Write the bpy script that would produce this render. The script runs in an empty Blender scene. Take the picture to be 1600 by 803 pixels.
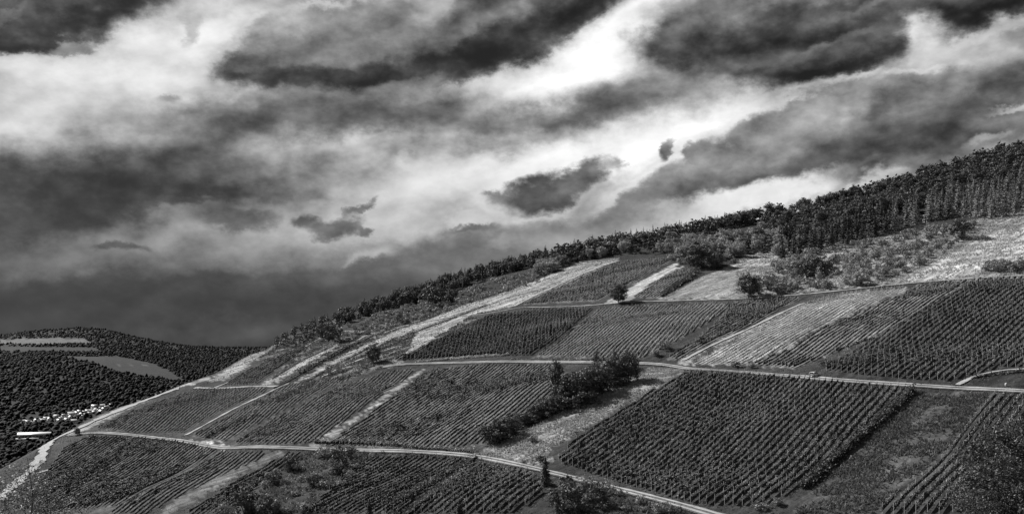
import bpy, math, random
import numpy as np
from mathutils import Vector

random.seed(7)
rng = np.random.default_rng(7)
scene = bpy.context.scene
COL = scene.collection

# ------------------------------------------------------------------ camera
F = 1600.0                                   # focal length in photo pixels (36 mm lens on a 36 mm sensor)
HZ = 540.0                                   # photo row of the horizon
cam_d = bpy.data.cameras.new("camera")
cam = bpy.data.objects.new("camera", cam_d)
COL.objects.link(cam)
cam_d.sensor_width = 36.0
cam_d.lens = 36.0
cam_d.shift_y = (HZ - 401.5) / 1600.0
cam_d.clip_start = 1.0
cam_d.clip_end = 40000.0
cam.location = (0, 0, 0)
cam.rotation_euler = (math.radians(90), 0, 0)
scene.camera = cam

# ------------------------------------------------------------------ light and exposure
SUN_AZ = math.radians(-47)                   # left of the view, a little beyond the slope
SUN_EL = math.radians(36)
sd = bpy.data.lights.new("sun", 'SUN')
sd.energy = 5.0
sd.angle = math.radians(0.53)
sd.color = (1.0, 0.995, 0.985)
sun = bpy.data.objects.new("sun", sd)
COL.objects.link(sun)
sdir = Vector((math.sin(SUN_AZ) * math.cos(SUN_EL), math.cos(SUN_AZ) * math.cos(SUN_EL), math.sin(SUN_EL)))
sun.rotation_euler = sdir.to_track_quat('Z', 'Y').to_euler()
sun.location = sdir * 500
scene.view_settings.view_transform = 'Standard'
scene.view_settings.look = 'None'
scene.view_settings.exposure = 0.45
scene.view_settings.gamma = 1.0
scene.view_settings.use_curve_mapping = False
SKY_STRENGTH = 0.1


def px_dir(x, y):
    return (x - 800.0) / F, 1.0, (HZ - y) / F


def px_uv(x, y):
    dx, dy, dz = px_dir(x, y)
    r = math.sqrt(dx * dx + dy * dy + dz * dz)
    return math.atan2(dx, dy), math.asin(dz / r)


# clouds: (x, y, half width, half height, tilt in degrees, tone, cover, softness)
CLOUDS = [
    # broad light and dark areas of the overcast
    (150, 120, 520, 230, 0, .80, .90, 1.0),
    (620, 300, 620, 170, 5, .66, .85, 1.0),
    (1250, 240, 520, 200, 5, .80, .85, 1.0),
    (120, 505, 720, 150, 0, .215, 1.0, .8),
    (80, 330, 430, 95, 8, .26, .95, .8),
    (270, 260, 420, 70, 14, .22, .97, .8),
    (480, 185, 330, 55, 8, .33, .95, .8),
    (640, 190, 330, 48, 4, .36, .9, .8),
    (330, 352, 300, 34, 12, .58, .9, 1.0),
    (180, 400, 240, 28, 4, .46, .5, 1.0),
    (240, 195, 120, 40, 8, .60, .5, 1.0),
    (690, 225, 330, 30, 3, .88, .85, 1.0),
    (600, 255, 330, 28, 4, .64, .6, 1.0),
    (760, 262, 240, 45, 8, .82, .6, 1.0),
    (620, 330, 260, 55, 20, .78, .6, 1.0),
    (440, 385, 120, 30, 10, .62, .6, 1.0),
    (640, 410, 260, 40, 4, .36, .8, 1.0),
    (760, 385, 130, 30, 10, .45, .7, 1.0),
    # middle band towards the right
    (880, 172, 260, 48, 10, .42, .95, .7),
    (1000, 140, 130, 26, 14, .50, .8, .8),
    (840, 180, 120, 24, 8, .33, .8, 1.0),
    (900, 215, 170, 20, 6, .62, .6, 1.0),
    (1090, 105, 90, 22, 8, .62, .7, 1.0),
    (1130, 140, 90, 28, 10, .72, .7, 1.0),
    (990, 245, 240, 55, 16, .92, .95, .8),
    (1120, 205, 210, 36, 14, .93, .9, .9),
    (840, 270, 130, 36, 8, .90, .8, 1.0),
    # bright breaks
    (930, 80, 190, 62, 24, .95, 1.0, .7),
    (1000, 25, 60, 60, 0, .97, .9, .9),
    (330, 60, 110, 38, 22, .95, .8, .9),
    (780, 115, 90, 22, 15, .95, .8, .9),
    (60, 82, 110, 20, 5, .88, .7, 1.0),
    (1250, 148, 150, 36, 12, .97, 1.0, .8),
    (220, 90, 260, 66, 0, .86, .85, 1.0),
    (90, 180, 160, 60, 0, .76, .6, 1.0),
    # upper left cloud
    (60, 30, 170, 42, 14, .22, 1.0, .35),
    (28, 52, 70, 26, 10, .20, 1.0, .5),
    (150, 8, 100, 30, 18, .24, 1.0, .4),
    (95, 20, 60, 18, 20, .36, .7, 1.0),
    (112, 70, 34, 8, 8, .48, .85, .7),
    (285, 50, 12, 28, -20, .55, .7, .9),
    (262, 150, 24, 8, 10, .58, .8, .8),
    # big dark cloud at top centre
    (585, 74, 220, 70, 8, .37, 1.0, .30),
    (760, 42, 190, 62, 20, .32, 1.0, .30),
    (890, 6, 70, 34, 26, .30, 1.0, .4),
    (400, 92, 58, 24, 16, .36, 1.0, .45),
    (436, 66, 58, 32, 20, .44, .95, .40),
    (505, 40, 60, 32, 10, .46, .95, .40),
    (590, 24, 64, 30, 10, .44, .95, .40),
    (500, 125, 110, 24, 0, .22, 1.0, .6),
    (560, 122, 70, 24, 8, .17, .95, .8),
    (725, 88, 130, 28, 14, .20, .95, .9),
    (520, 42, 110, 28, 16, .54, .7, 1.0),
    (640, 45, 90, 30, 24, .54, .7, 1.0),
    (450, 45, 60, 22, 24, .66, .7, 1.0),
    (560, 20, 60, 16, 20, .56, .6, 1.0),
    (600, 66, 70, 16, 8, .48, .5, 1.0),
    (780, 25, 50, 16, 24, .50, .6, 1.0),
    (455, 128, 50, 14, 0, .26, .8, .9),
    (470, 80, 80, 26, 8, .50, .6, 1.0),
    (660, 15, 40, 24, 0, .72, .7, .9),
    (740, 35, 60, 14, 30, .52, .6, 1.0),
    (600, 148, 110, 14, 4, .58, .6, 1.0),
    (660, 128, 60, 14, 16, .46, .7, .9),
    # dark cloud at top right
    (1110, 48, 130, 42, 6, .28, 1.0, .35),
    (1290, 48, 240, 64, 4, .24, 1.0, .35),
    (1480, 12, 200, 36, 6, .27, 1.0, .45),
    (1310, 92, 100, 30, 14, .24, 1.0, .45),
    (1180, 88, 100, 22, 2, .36, .9, .6),
    (1120, 10, 100, 22, 2, .42, .6, 1.0),
    (1350, 62, 90, 20, 16, .38, .6, 1.0),
    (1235, 20, 80, 16, 6, .36, .5, 1.0),
    (1440, 68, 40, 34, 40, .92, .9, .8),
    (1545, 72, 140, 34, 4, .60, .9, .8),
    (1560, 44, 90, 10, 12, .80, .6, 1.0),
    (1470, 95, 60, 22, 10, .84, .7, 1.0),
    (1565, 124, 120, 16, -2, .92, .9, .8),
    # large cloud bank behind the wooded ridge
    (1410, 198, 290, 68, 10, .35, 1.0, .35),
    (1170, 258, 125, 48, 18, .42, 1.0, .35),
    (1050, 292, 100, 34, 30, .46, 1.0, .40),
    (990, 330, 80, 18, 24, .48, .9, .6),
    (1046, 232, 12, 30, -34, .48, .9, .5),
    (1106, 240, 22, 24, 0, .46, .9, .5),
    (1108, 240, 34, 30, 10, .42, .95, .40),
    (1182, 208, 52, 36, 20, .41, .95, .40),
    (1258, 184, 60, 32, 10, .42, .95, .40),
    (1345, 152, 70, 30, 10, .44, .95, .40),
    (1445, 134, 74, 26, 6, .46, .95, .40),
    (1300, 245, 240, 40, 14, .40, .95, .9),
    (1470, 215, 220, 40, 12, .33, .9, 1.0),
    (1570, 172, 110, 36, 6, .38, .9, .6),
    (1400, 132, 100, 14, 12, .62, .5, 1.0),
    (1270, 190, 80, 30, 24, .62, .6, 1.0),
    (1190, 235, 50, 30, 20, .62, .7, 1.0),
    (1215, 195, 50, 20, 30, .60, .6, 1.0),
    (1290, 168, 70, 18, 16, .62, .6, 1.0),
    (1110, 262, 40, 18, 30, .56, .6, 1.0),
    (1060, 280, 40, 16, 30, .54, .6, 1.0),
    (1120, 300, 90, 10, 14, .32, .7, 1.0),
    (1490, 140, 80, 12, 4, .60, .4, 1.0),
    (1330, 255, 120, 18, 18, .33, .7, 1.0),
    (1580, 166, 36, 6, 14, .66, .8, .9),
    (1420, 252, 30, 12, 10, .50, .6, 1.0),
    (1170, 306, 170, 20, 11, .90, .95, .7),
    (1120, 320, 120, 18, 14, .80, .8, .9),
    (1330, 292, 90, 12, 12, .84, .8, .9),
    (1545, 228, 40, 9, 14, .66, .8, .9),
    (960, 352, 150, 22, 12, .54, .8, 1.0),
    (870, 356, 110, 18, 6, .50, .7, 1.0),
    # small clouds
    (848, 304, 80, 24, 12, .32, 1.0, 0.65),
    (905, 282, 52, 20, 32, .38, 1.0, 0.65),
    (955, 262, 12, 14, 30, .58, .8, 0.85),
    (930, 312, 50, 22, 30, .60, .8, 0.90),
    (780, 312, 24, 10, 0, .45, .8, 0.85),
    (375, 340, 62, 20, 8, .34, 1.0, 0.65),
    (350, 326, 30, 12, 10, .40, .9, 0.75),
    (332, 308, 12, 6, 10, .36, .9, 0.75),
    (290, 322, 70, 8, 12, .30, .9, 0.90),
    (478, 340, 24, 14, 14, .36, 1.0, 0.65),
    (520, 350, 40, 16, 8, .38, 1.0, 0.65),
    (552, 324, 24, 7, 20, .40, .9, 0.75),
    (570, 352, 18, 6, -6, .42, .9, 0.75),
    (182, 382, 30, 7, 4, .33, .9, 0.85),
    (722, 350, 34, 12, 6, .76, .95, 0.75),
    (725, 362, 40, 6, 6, .40, .8, 0.90),
    (632, 244, 24, 8, 4, .80, .8, .9),
    (575, 400, 60, 14, 18, .66, .8, 0.90),
    (540, 420, 120, 12, 6, .32, .9, 0.90),
    (790, 380, 40, 14, 14, .62, .7, 0.90),
    (430, 455, 180, 16, 2, .24, .5, 1.0),
    (380, 520, 200, 26, 2, .36, .5, 1.0),
    (280, 440, 200, 12, 2, .24, .6, 1.0),
]

_c = []
for c in CLOUDS:                               # the heavier clouds get a thin veil round them
    x, y, rx, ry, rot, t, cov, soft = c
    if soft <= .45 and rx > 50:
        _c.append((x, y + ry * .06, rx * 1.12, ry * 1.3, rot, t + .16, cov * .6, 1.0))
        soft = soft + .12
    _c.append((x, y, rx, ry, rot, t, cov, soft))
CLOUDS = _c


def build_world():
    w = bpy.data.worlds.new("World")
    scene.world = w
    w.use_nodes = True
    w.cycles.sampling_method = 'MANUAL'
    w.cycles.sample_map_resolution = 256
    nt = w.node_tree
    nt.nodes.clear()
    N, L = nt.nodes, nt.links

    def node(t, **k):
        n = N.new(t)
        for a, b in k.items():
            setattr(n, a, b)
        return n

    def math_(op, a, b=None, c=None, clamp=False):
        n = node('ShaderNodeMath', operation=op)
        n.use_clamp = clamp
        for i, v in enumerate((a, b, c)):
            if v is None:
                continue
            if isinstance(v, (int, float)):
                n.inputs[i].default_value = v
            else:
                L.new(v, n.inputs[i])
        return n.outputs[0]

    def vmath(op, a, b):
        n = node('ShaderNodeVectorMath', operation=op)
        for i, v in enumerate((a, b)):
            if isinstance(v, tuple):
                n.inputs[i].default_value = v
            elif v is not None:
                L.new(v, n.inputs[i])
        return n

    tc = node('ShaderNodeTexCoord')
    gen = tc.outputs['Generated']
    sep = node('ShaderNodeSeparateXYZ')
    L.new(gen, sep.inputs[0])
    az = math_('ARCTAN2', sep.outputs[0], sep.outputs[1])
    el = math_('ARCSINE', sep.outputs[2])
    comb = node('ShaderNodeCombineXYZ')
    L.new(az, comb.inputs[0])
    L.new(el, comb.inputs[1])

    def noise(scale, detail, rough, stretch=(1, 1, 1), off=0.0):
        mp = node('ShaderNodeMapping')
        mp.inputs['Scale'].default_value = stretch
        mp.inputs['Location'].default_value = (off, off * .7, off * 1.3)
        L.new(gen, mp.inputs[0])
        n = node('ShaderNodeTexNoise')
        n.noise_dimensions = '3D'
        n.inputs['Scale'].default_value = scale
        n.inputs['Detail'].default_value = detail
        n.inputs['Roughness'].default_value = rough
        L.new(mp.outputs[0], n.inputs['Vector'])
        return n

    n1 = noise(13, 9, .54, (1, 1, 1.7))
    d1 = vmath('SUBTRACT', n1.outputs['Color'], (.5, .5, .5)).outputs[0]
    d1 = vmath('MULTIPLY', d1, (.085, .050, 0)).outputs[0]
    n2 = noise(42, 7, .68, (1, 1, 1.3), 3.1)
    d2 = vmath('SUBTRACT', n2.outputs['Color'], (.5, .5, .5)).outputs[0]
    d2 = vmath('MULTIPLY', d2, (.024, .020, 0)).outputs[0]
    uv = vmath('ADD', comb.outputs[0], d1).outputs[0]
    uv = vmath('ADD', uv, d2).outputs[0]

    # even overcast that goes on all round
    nb = noise(3.2, 6, .55, (1, 1, 2.2), 8.4)
    mr = node('ShaderNodeMapRange')
    mr.inputs['From Min'].default_value = .32
    mr.inputs['From Max'].default_value = .68
    mr.inputs['To Min'].default_value = .26
    mr.inputs['To Max'].default_value = .60
    L.new(nb.outputs[0], mr.inputs[0])
    tone = mr.outputs[0]

    su = node('ShaderNodeSeparateXYZ')
    L.new(uv, su.inputs[0])
    for (x, y, rx, ry, rot, t, cov, soft) in CLOUDS:
        u, v = px_uv(x, y)
        cb = node('ShaderNodeCombineXYZ')          # third component keeps the chain in order; it is scaled away below
        L.new(su.outputs[0], cb.inputs[0])
        L.new(su.outputs[1], cb.inputs[1])
        L.new(tone, cb.inputs[2])
        mp = node('ShaderNodeMapping', vector_type='TEXTURE')
        mp.inputs['Location'].default_value = (u, v, 0)
        mp.inputs['Rotation'].default_value = (0, 0, math.radians(rot))
        mp.inputs['Scale'].default_value = (rx / F, ry / F, 1e6)
        L.new(cb.outputs[0], mp.inputs[0])
        ln = node('ShaderNodeVectorMath', operation='LENGTH')
        L.new(mp.outputs[0], ln.inputs[0])
        r = node('ShaderNodeMapRange', interpolation_type='SMOOTHSTEP')
        r.inputs['From Min'].default_value = 1.0 + soft * .42
        r.inputs['From Max'].default_value = 1.0 - soft * .8
        r.inputs['To Min'].default_value = 0
        r.inputs['To Max'].default_value = cov
        L.new(ln.outputs['Value'], r.inputs[0])
        mx = node('ShaderNodeMix', data_type='FLOAT')
        L.new(r.outputs[0], mx.inputs[0])
        L.new(tone, mx.inputs[2])
        mx.inputs[3].default_value = t
        tone = mx.outputs[0]
        if soft < .6 and t < .5:
            # heaped cloud: dark flat base, paler top with a bright rim
            sp = node('ShaderNodeSeparateXYZ')
            L.new(mp.outputs[0], sp.inputs[0])
            yy = math_('MINIMUM', math_('MAXIMUM', sp.outputs[1], -1.0), 1.0)
            L.new(math_('MULTIPLY_ADD', yy, .17, t), mx.inputs[3])
            m = r.outputs[0]
            rim = math_('MULTIPLY', math_('MULTIPLY', m, math_('SUBTRACT', 1.0, m)), math_('MAXIMUM', yy, 0.0))
            tone = math_('MULTIPLY_ADD', rim, .55, tone)

    # billows: fine light and dark inside every cloud
    nf = noise(26, 9, .60, (1, 1, 1.9), 5.5)
    # rain-veiled and smooth low down, ragged higher up
    rag = node('ShaderNodeMapRange', interpolation_type='SMOOTHSTEP')
    rag.inputs['From Min'].default_value = .02
    rag.inputs['From Max'].default_value = .20
    rag.inputs['To Min'].default_value = .32
    rag.inputs['To Max'].default_value = 1.0
    L.new(el, rag.inputs[0])
    # long streaks drawn out by the wind, rising to the right
    rot = node('ShaderNodeMapping')
    rot.inputs['Rotation'].default_value = (0, math.radians(17), 0)
    L.new(gen, rot.inputs[0])
    sc = node('ShaderNodeMapping')
    sc.inputs['Scale'].default_value = (1, 1, 5.5)
    L.new(rot.outputs[0], sc.inputs[0])
    ns = node('ShaderNodeTexNoise')
    ns.inputs['Scale'].default_value = 8
    ns.inputs['Detail'].default_value = 7
    ns.inputs['Roughness'].default_value = .5
    L.new(sc.outputs[0], ns.inputs['Vector'])
    st = math_('SUBTRACT', ns.outputs[0], .5)
    st = math_('MULTIPLY', st, rag.outputs[0])
    tone = math_('MULTIPLY_ADD', st, .20, tone)
    a = math_('SUBTRACT', nf.outputs[0], .5)
    a = math_('MULTIPLY', a, rag.outputs[0])
    nf2 = noise(9, 5, .55, (1, 1, 3.2), 1.7)
    a2 = math_('SUBTRACT', nf2.outputs[0], .5)
    a2 = math_('MULTIPLY', a2, rag.outputs[0])
    tone = math_('MULTIPLY_ADD', a, .18, tone)
    tone = math_('MULTIPLY_ADD', a2, .12, tone)
    # lit and shaded flanks of the billows
    e1 = noise(17, 8, .55, (1, 1, 1.5), 2.3)
    e2 = noise(17, 8, .55, (1, 1, 1.5), 2.3)
    for nd, off in ((e1, (0, 0, 0)), (e2, (.006, 0, -.011))):
        ad = vmath('ADD', gen, off)
        L.new(ad.outputs[0], nd.inputs['Vector'].links[0].from_node.inputs[0])
    ed = math_('SUBTRACT', e1.outputs[0], e2.outputs[0])
    ed = math_('MULTIPLY', ed, rag.outputs[0])
    dk = node('ShaderNodeMapRange', interpolation_type='SMOOTHSTEP')
    dk.inputs['From Min'].default_value = .95
    dk.inputs['From Max'].default_value = .55
    dk.inputs['To Min'].default_value = .12
    dk.inputs['To Max'].default_value = 1.0
    L.new(tone, dk.inputs[0])
    ed = math_('MULTIPLY', ed, dk.outputs[0])
    # rounded heaps with dark creases
    n3 = noise(15, 4, .5, (1, 1, 1.5), 6.2)
    hp = math_('ABSOLUTE', math_('SUBTRACT', n3.outputs[0], .5))
    hp = math_('MULTIPLY', math_('SUBTRACT', hp, .09), rag.outputs[0])
    hp = math_('MULTIPLY', hp, dk.outputs[0])
    tone = math_('MULTIPLY_ADD', hp, .40, tone)
    tone = math_('MULTIPLY_ADD', ed, .60, tone)
    tone = math_('MULTIPLY_ADD', tone, 1.16, -.065)
    tone = math_('MAXIMUM', tone, .06)
    lum = math_('POWER', tone, 2.25)
    # thin clear air between the clouds
    sky = node('ShaderNodeTexSky')
    sky.sky_type = 'NISHITA'
    sky.sun_disc = False
    sky.sun_elevation = SUN_EL
    sky.sun_rotation = SUN_AZ % (2 * math.pi)
    bw = node('ShaderNodeRGBToBW')
    L.new(sky.outputs[0], bw.inputs[0])
    lum = math_('MULTIPLY', lum, 2 ** -.45 / SKY_STRENGTH)
    mx = node('ShaderNodeMix', data_type='FLOAT')
    mx.inputs[0].default_value = .03
    L.new(lum, mx.inputs[2])
    L.new(bw.outputs[0], mx.inputs[3])
    bg = node('ShaderNodeBackground')
    bg.inputs['Strength'].default_value = SKY_STRENGTH
    L.new(mx.outputs[0], bg.inputs['Color'])
    out = node('ShaderNodeOutputWorld')
    L.new(bg.outputs[0], out.inputs['Surface'])


build_world()
scene.cycles.max_bounces = 4
scene.cycles.diffuse_bounces = 2
scene.cycles.glossy_bounces = 1
scene.cycles.transmission_bounces = 2
scene.cycles.transparent_max_bounces = 4


# ------------------------------------------------------------------ helpers
def tag(o, label=None, cat=None, group=None, kind=None):
    if label:
        o["label"] = label
    if cat:
        o["category"] = cat
    if group:
        o["group"] = group
    if kind:
        o["kind"] = kind
    return o


def obj(name, me, parent=None, loc=None):
    o = bpy.data.objects.new(name, me)
    COL.objects.link(o)
    if parent is not None:
        o.parent = parent
    if loc is not None:
        o.location = loc
    return o


def np_mesh(name, V, faces, mats, mat_idx=None, smooth=False):
    """faces: list of (M,k) int arrays, all polygons of one size per array"""
    me = bpy.data.meshes.new(name)
    V = np.asarray(V, dtype=np.float32)
    me.vertices.add(len(V))
    me.vertices.foreach_set("co", V.ravel())
    loops = np.concatenate([f.ravel() for f in faces]).astype(np.int32)
    sizes = np.concatenate([np.full(len(f), f.shape[1], dtype=np.int32) for f in faces])
    starts = np.concatenate([[0], np.cumsum(sizes)[:-1]]).astype(np.int32)
    me.loops.add(len(loops))
    me.loops.foreach_set("vertex_index", loops)
    me.polygons.add(len(sizes))
    me.polygons.foreach_set("loop_start", starts)
    me.polygons.foreach_set("loop_total", sizes)
    for m in mats:
        me.materials.append(m)
    if mat_idx is not None:
        me.polygons.foreach_set("material_index", np.asarray(mat_idx, dtype=np.int32))
    if smooth:
        me.polygons.foreach_set("use_smooth", np.ones(len(sizes), dtype=bool))
    me.update(calc_edges=True)
    return me


class Geo:
    """collects vertices and faces of several pieces of one mesh"""
    def __init__(self):
        self.V, self.F, self.M, self.n = [], [], [], 0

    def add(self, V, F, m=0):
        V = np.asarray(V, dtype=np.float64).reshape(-1, 3)
        F = np.asarray(F, dtype=np.int64)
        self.V.append(V)
        self.F.append(F + self.n)
        self.M.append(np.full(len(F), m))
        self.n += len(V)

    def box(self, x0, y0, z0, x1, y1, z1, m=0):
        V = [(x, y, z) for z in (z0, z1) for y in (y0, y1) for x in (x0, x1)]
        self.add(V, [(0, 2, 3, 1), (4, 5, 7, 6), (0, 1, 5, 4), (2, 6, 7, 3), (0, 4, 6, 2), (1, 3, 7, 5)], m)

    def tube(self, pts, radii, n=6, m=0):
        pts = np.asarray(pts, dtype=float)
        V = []
        for i, p in enumerate(pts):
            d = pts[min(i + 1, len(pts) - 1)] - pts[max(i - 1, 0)]
            d = d / (np.linalg.norm(d) + 1e-9)
            a = np.cross(d, (0.31, 0.95, 0.05))
            a /= np.linalg.norm(a) + 1e-9
            b = np.cross(d, a)
            for k in range(n):
                t = 2 * math.pi * k / n
                V.append(p + radii[i] * (math.cos(t) * a + math.sin(t) * b))
        Fq = []
        for i in range(len(pts) - 1):
            for k in range(n):
                Fq.append((i * n + k, i * n + (k + 1) % n, (i + 1) * n + (k + 1) % n, (i + 1) * n + k))
        self.add(V, Fq, m)

    def mesh(self, name, mats, smooth=False):
        by, mi = {}, {}
        for f, m in zip(self.F, self.M):
            by.setdefault(f.shape[1], []).append(f)
            mi.setdefault(f.shape[1], []).append(m)
        ks = sorted(by)
        return np_mesh(name, np.concatenate(self.V), [np.concatenate(by[k]) for k in ks], mats,
                       np.concatenate([np.concatenate(mi[k]) for k in ks]), smooth)


def leaf_quads(c, size, up=0.35, aspect=.62, r=rng, out=None):
    """rhombic leaf clumps with random orientation; returns V (4N,3) and faces"""
    c = np.asarray(c)
    n = len(c)
    size = np.broadcast_to(np.asarray(size, dtype=float), (n,))
    a = r.normal(size=(n, 3))
    a /= np.linalg.norm(a, axis=1)[:, None]
    b = r.normal(size=(n, 3))
    nrm = np.cross(a, b)
    nrm[:, 2] += up * np.sign(nrm[:, 2]) * np.linalg.norm(nrm, axis=1)
    nrm /= np.linalg.norm(nrm, axis=1)[:, None]
    if out is not None:
        nrm = .55 * nrm + out / (np.linalg.norm(out, axis=1)[:, None] + 1e-9)
        nrm /= np.linalg.norm(nrm, axis=1)[:, None] + 1e-9
    a = np.cross(nrm, b)
    a /= np.linalg.norm(a, axis=1)[:, None] + 1e-9
    b = np.cross(nrm, a)
    h = size[:, None] * .5
    k = r.uniform(-.35, .35, (n, 1))
    V = np.stack([c - a * h, c + b * h * aspect + a * h * k, c + a * h, c - b * h * aspect + a * h * k * .5], axis=1).reshape(-1, 3)
    Fq = np.arange(4 * n).reshape(n, 4)
    return V, Fq


# ------------------------------------------------------------------ materials
def mat_leaf(name, albedo, var=.35, transl=.3, gloss=.5, rough=.42, scale=.9):
    m = bpy.data.materials.new(name)
    m.use_nodes = True
    nt = m.node_tree
    nt.nodes.clear()
    N, L = nt.nodes, nt.links
    geo = N.new('ShaderNodeNewGeometry')
    oi = N.new('ShaderNodeObjectInfo')
    no = N.new('ShaderNodeTexNoise')
    no.inputs['Scale'].default_value = scale
    no.inputs['Detail'].default_value = 3
    L.new(geo.outputs['Position'], no.inputs['Vector'])
    mr = N.new('ShaderNodeMapRange')
    mr.inputs['To Min'].default_value = 1 - var
    mr.inputs['To Max'].default_value = 1 + var
    L.new(geo.outputs['Random Per Island'], mr.inputs[0])
    m2 = N.new('ShaderNodeMapRange')
    m2.inputs['From Min'].default_value = .3
    m2.inputs['From Max'].default_value = .7
    m2.inputs['To Min'].default_value = .7
    m2.inputs['To Max'].default_value = 1.3
    L.new(no.outputs[0], m2.inputs[0])
    m3 = N.new('ShaderNodeMapRange')
    m3.inputs['To Min'].default_value = .78
    m3.inputs['To Max'].default_value = 1.22
    L.new(oi.outputs['Random'], m3.inputs[0])
    a = N.new('ShaderNodeMath'); a.operation = 'MULTIPLY'
    b = N.new('ShaderNodeMath'); b.operation = 'MULTIPLY'
    c = N.new('ShaderNodeMath'); c.operation = 'MULTIPLY'
    L.new(mr.outputs[0], a.inputs[0]); L.new(m2.outputs[0], a.inputs[1])
    L.new(a.outputs[0], b.inputs[0]); L.new(m3.outputs[0], b.inputs[1])
    L.new(b.outputs[0], c.inputs[0]); c.inputs[1].default_value = albedo
    d = N.new('ShaderNodeBsdfPrincipled')
    d.inputs['Roughness'].default_value = rough
    d.inputs['Specular IOR Level'].default_value = gloss
    L.new(c.outputs[0], d.inputs['Base Color'])
    t = N.new('ShaderNodeBsdfTranslucent')
    L.new(c.outputs[0], t.inputs['Color'])
    ms = N.new('ShaderNodeMixShader')
    ms.inputs[0].default_value = transl
    L.new(d.outputs[0], ms.inputs[1]); L.new(t.outputs[0], ms.inputs[2])
    o = N.new('ShaderNodeOutputMaterial')
    L.new(ms.outputs[0], o.inputs['Surface'])
    return m


def mat_plain(name, albedo, rough=.9, var=.25, scale=.7, spec=.2, fine=8.0):
    m = bpy.data.materials.new(name)
    m.use_nodes = True
    nt = m.node_tree
    N, L = nt.nodes, nt.links
    d = N['Principled BSDF']
    d.inputs['Roughness'].default_value = rough
    d.inputs['Specular IOR Level'].default_value = spec
    geo = N.new('ShaderNodeNewGeometry')
    v = None
    for s, w in ((scale, 1.0), (scale * fine, .6)):
        no = N.new('ShaderNodeTexNoise')
        no.inputs['Scale'].default_value = s
        no.inputs['Detail'].default_value = 4
        L.new(geo.outputs['Position'], no.inputs['Vector'])
        mr = N.new('ShaderNodeMapRange')
        mr.inputs['From Min'].default_value = .3
        mr.inputs['From Max'].default_value = .7
        mr.inputs['To Min'].default_value = 1 - var * w
        mr.inputs['To Max'].default_value = 1 + var * w
        L.new(no.outputs[0], mr.inputs[0])
        if v is None:
            v = mr.outputs[0]
        else:
            q = N.new('ShaderNodeMath'); q.operation = 'MULTIPLY'
            L.new(v, q.inputs[0]); L.new(mr.outputs[0], q.inputs[1])
            v = q.outputs[0]
    q = N.new('ShaderNodeMath'); q.operation = 'MULTIPLY'
    L.new(v, q.inputs[0]); q.inputs[1].default_value = albedo
    L.new(q.outputs[0], d.inputs['Base Color'])
    return m


def mat_ground():
    m = bpy.data.materials.new("ground_cover")
    m.use_nodes = True
    nt = m.node_tree
    N, L = nt.nodes, nt.links
    d = N['Principled BSDF']
    d.inputs['Roughness'].default_value = .95
    d.inputs['Specular IOR Level'].default_value = .1
    at = N.new('ShaderNodeAttribute')
    at.attribute_name = "cover"
    geo = N.new('ShaderNodeNewGeometry')
    v = at.outputs['Fac']
    for s, lo, hi in ((.06, .7, 1.28), (.35, .7, 1.28), (2.2, .72, 1.28)):
        no = N.new('ShaderNodeTexNoise')
        no.inputs['Scale'].default_value = s
        no.inputs['Detail'].default_value = 4
        L.new(geo.outputs['Position'], no.inputs['Vector'])
        mr = N.new('ShaderNodeMapRange')
        mr.inputs['From Min'].default_value = .32
        mr.inputs['From Max'].default_value = .68
        mr.inputs['To Min'].default_value = lo
        mr.inputs['To Max'].default_value = hi
        L.new(no.outputs[0], mr.inputs[0])
        q = N.new('ShaderNodeMath'); q.operation = 'MULTIPLY'
        L.new(v, q.inputs[0]); L.new(mr.outputs[0], q.inputs[1])
        v = q.outputs[0]
    # streaks left by rain and mowing, running down the slope
    r1 = N.new('ShaderNodeMapping')
    r1.inputs['Rotation'].default_value = (0, 0, math.radians(-45))
    L.new(geo.outputs['Position'], r1.inputs[0])
    r2 = N.new('ShaderNodeMapping')
    r2.inputs['Scale'].default_value = (.03, .55, .03)
    L.new(r1.outputs[0], r2.inputs[0])
    no = N.new('ShaderNodeTexNoise')
    no.inputs['Scale'].default_value = 1.0
    no.inputs['Detail'].default_value = 5
    no.inputs['Roughness'].default_value = .6
    L.new(r2.outputs[0], no.inputs['Vector'])
    mr = N.new('ShaderNodeMapRange')
    mr.inputs['From Min'].default_value = .35
    mr.inputs['From Max'].default_value = .65
    mr.inputs['To Min'].default_value = .5
    mr.inputs['To Max'].default_value = 1.35
    L.new(no.outputs[0], mr.inputs[0])
    q = N.new('ShaderNodeMath'); q.operation = 'MULTIPLY'
    L.new(v, q.inputs[0]); L.new(mr.outputs[0], q.inputs[1])
    v = q.outputs[0]
    L.new(v, d.inputs['Base Color'])
    bp = N.new('ShaderNodeBump')
    bp.inputs['Strength'].default_value = .6
    bp.inputs['Distance'].default_value = .35
    no = N.new('ShaderNodeTexNoise')
    no.inputs['Scale'].default_value = 1.3
    no.inputs['Detail'].default_value = 5
    L.new(geo.outputs['Position'], no.inputs['Vector'])
    L.new(no.outputs[0], bp.inputs['Height'])
    L.new(bp.outputs[0], d.inputs['Normal'])
    return m


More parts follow.
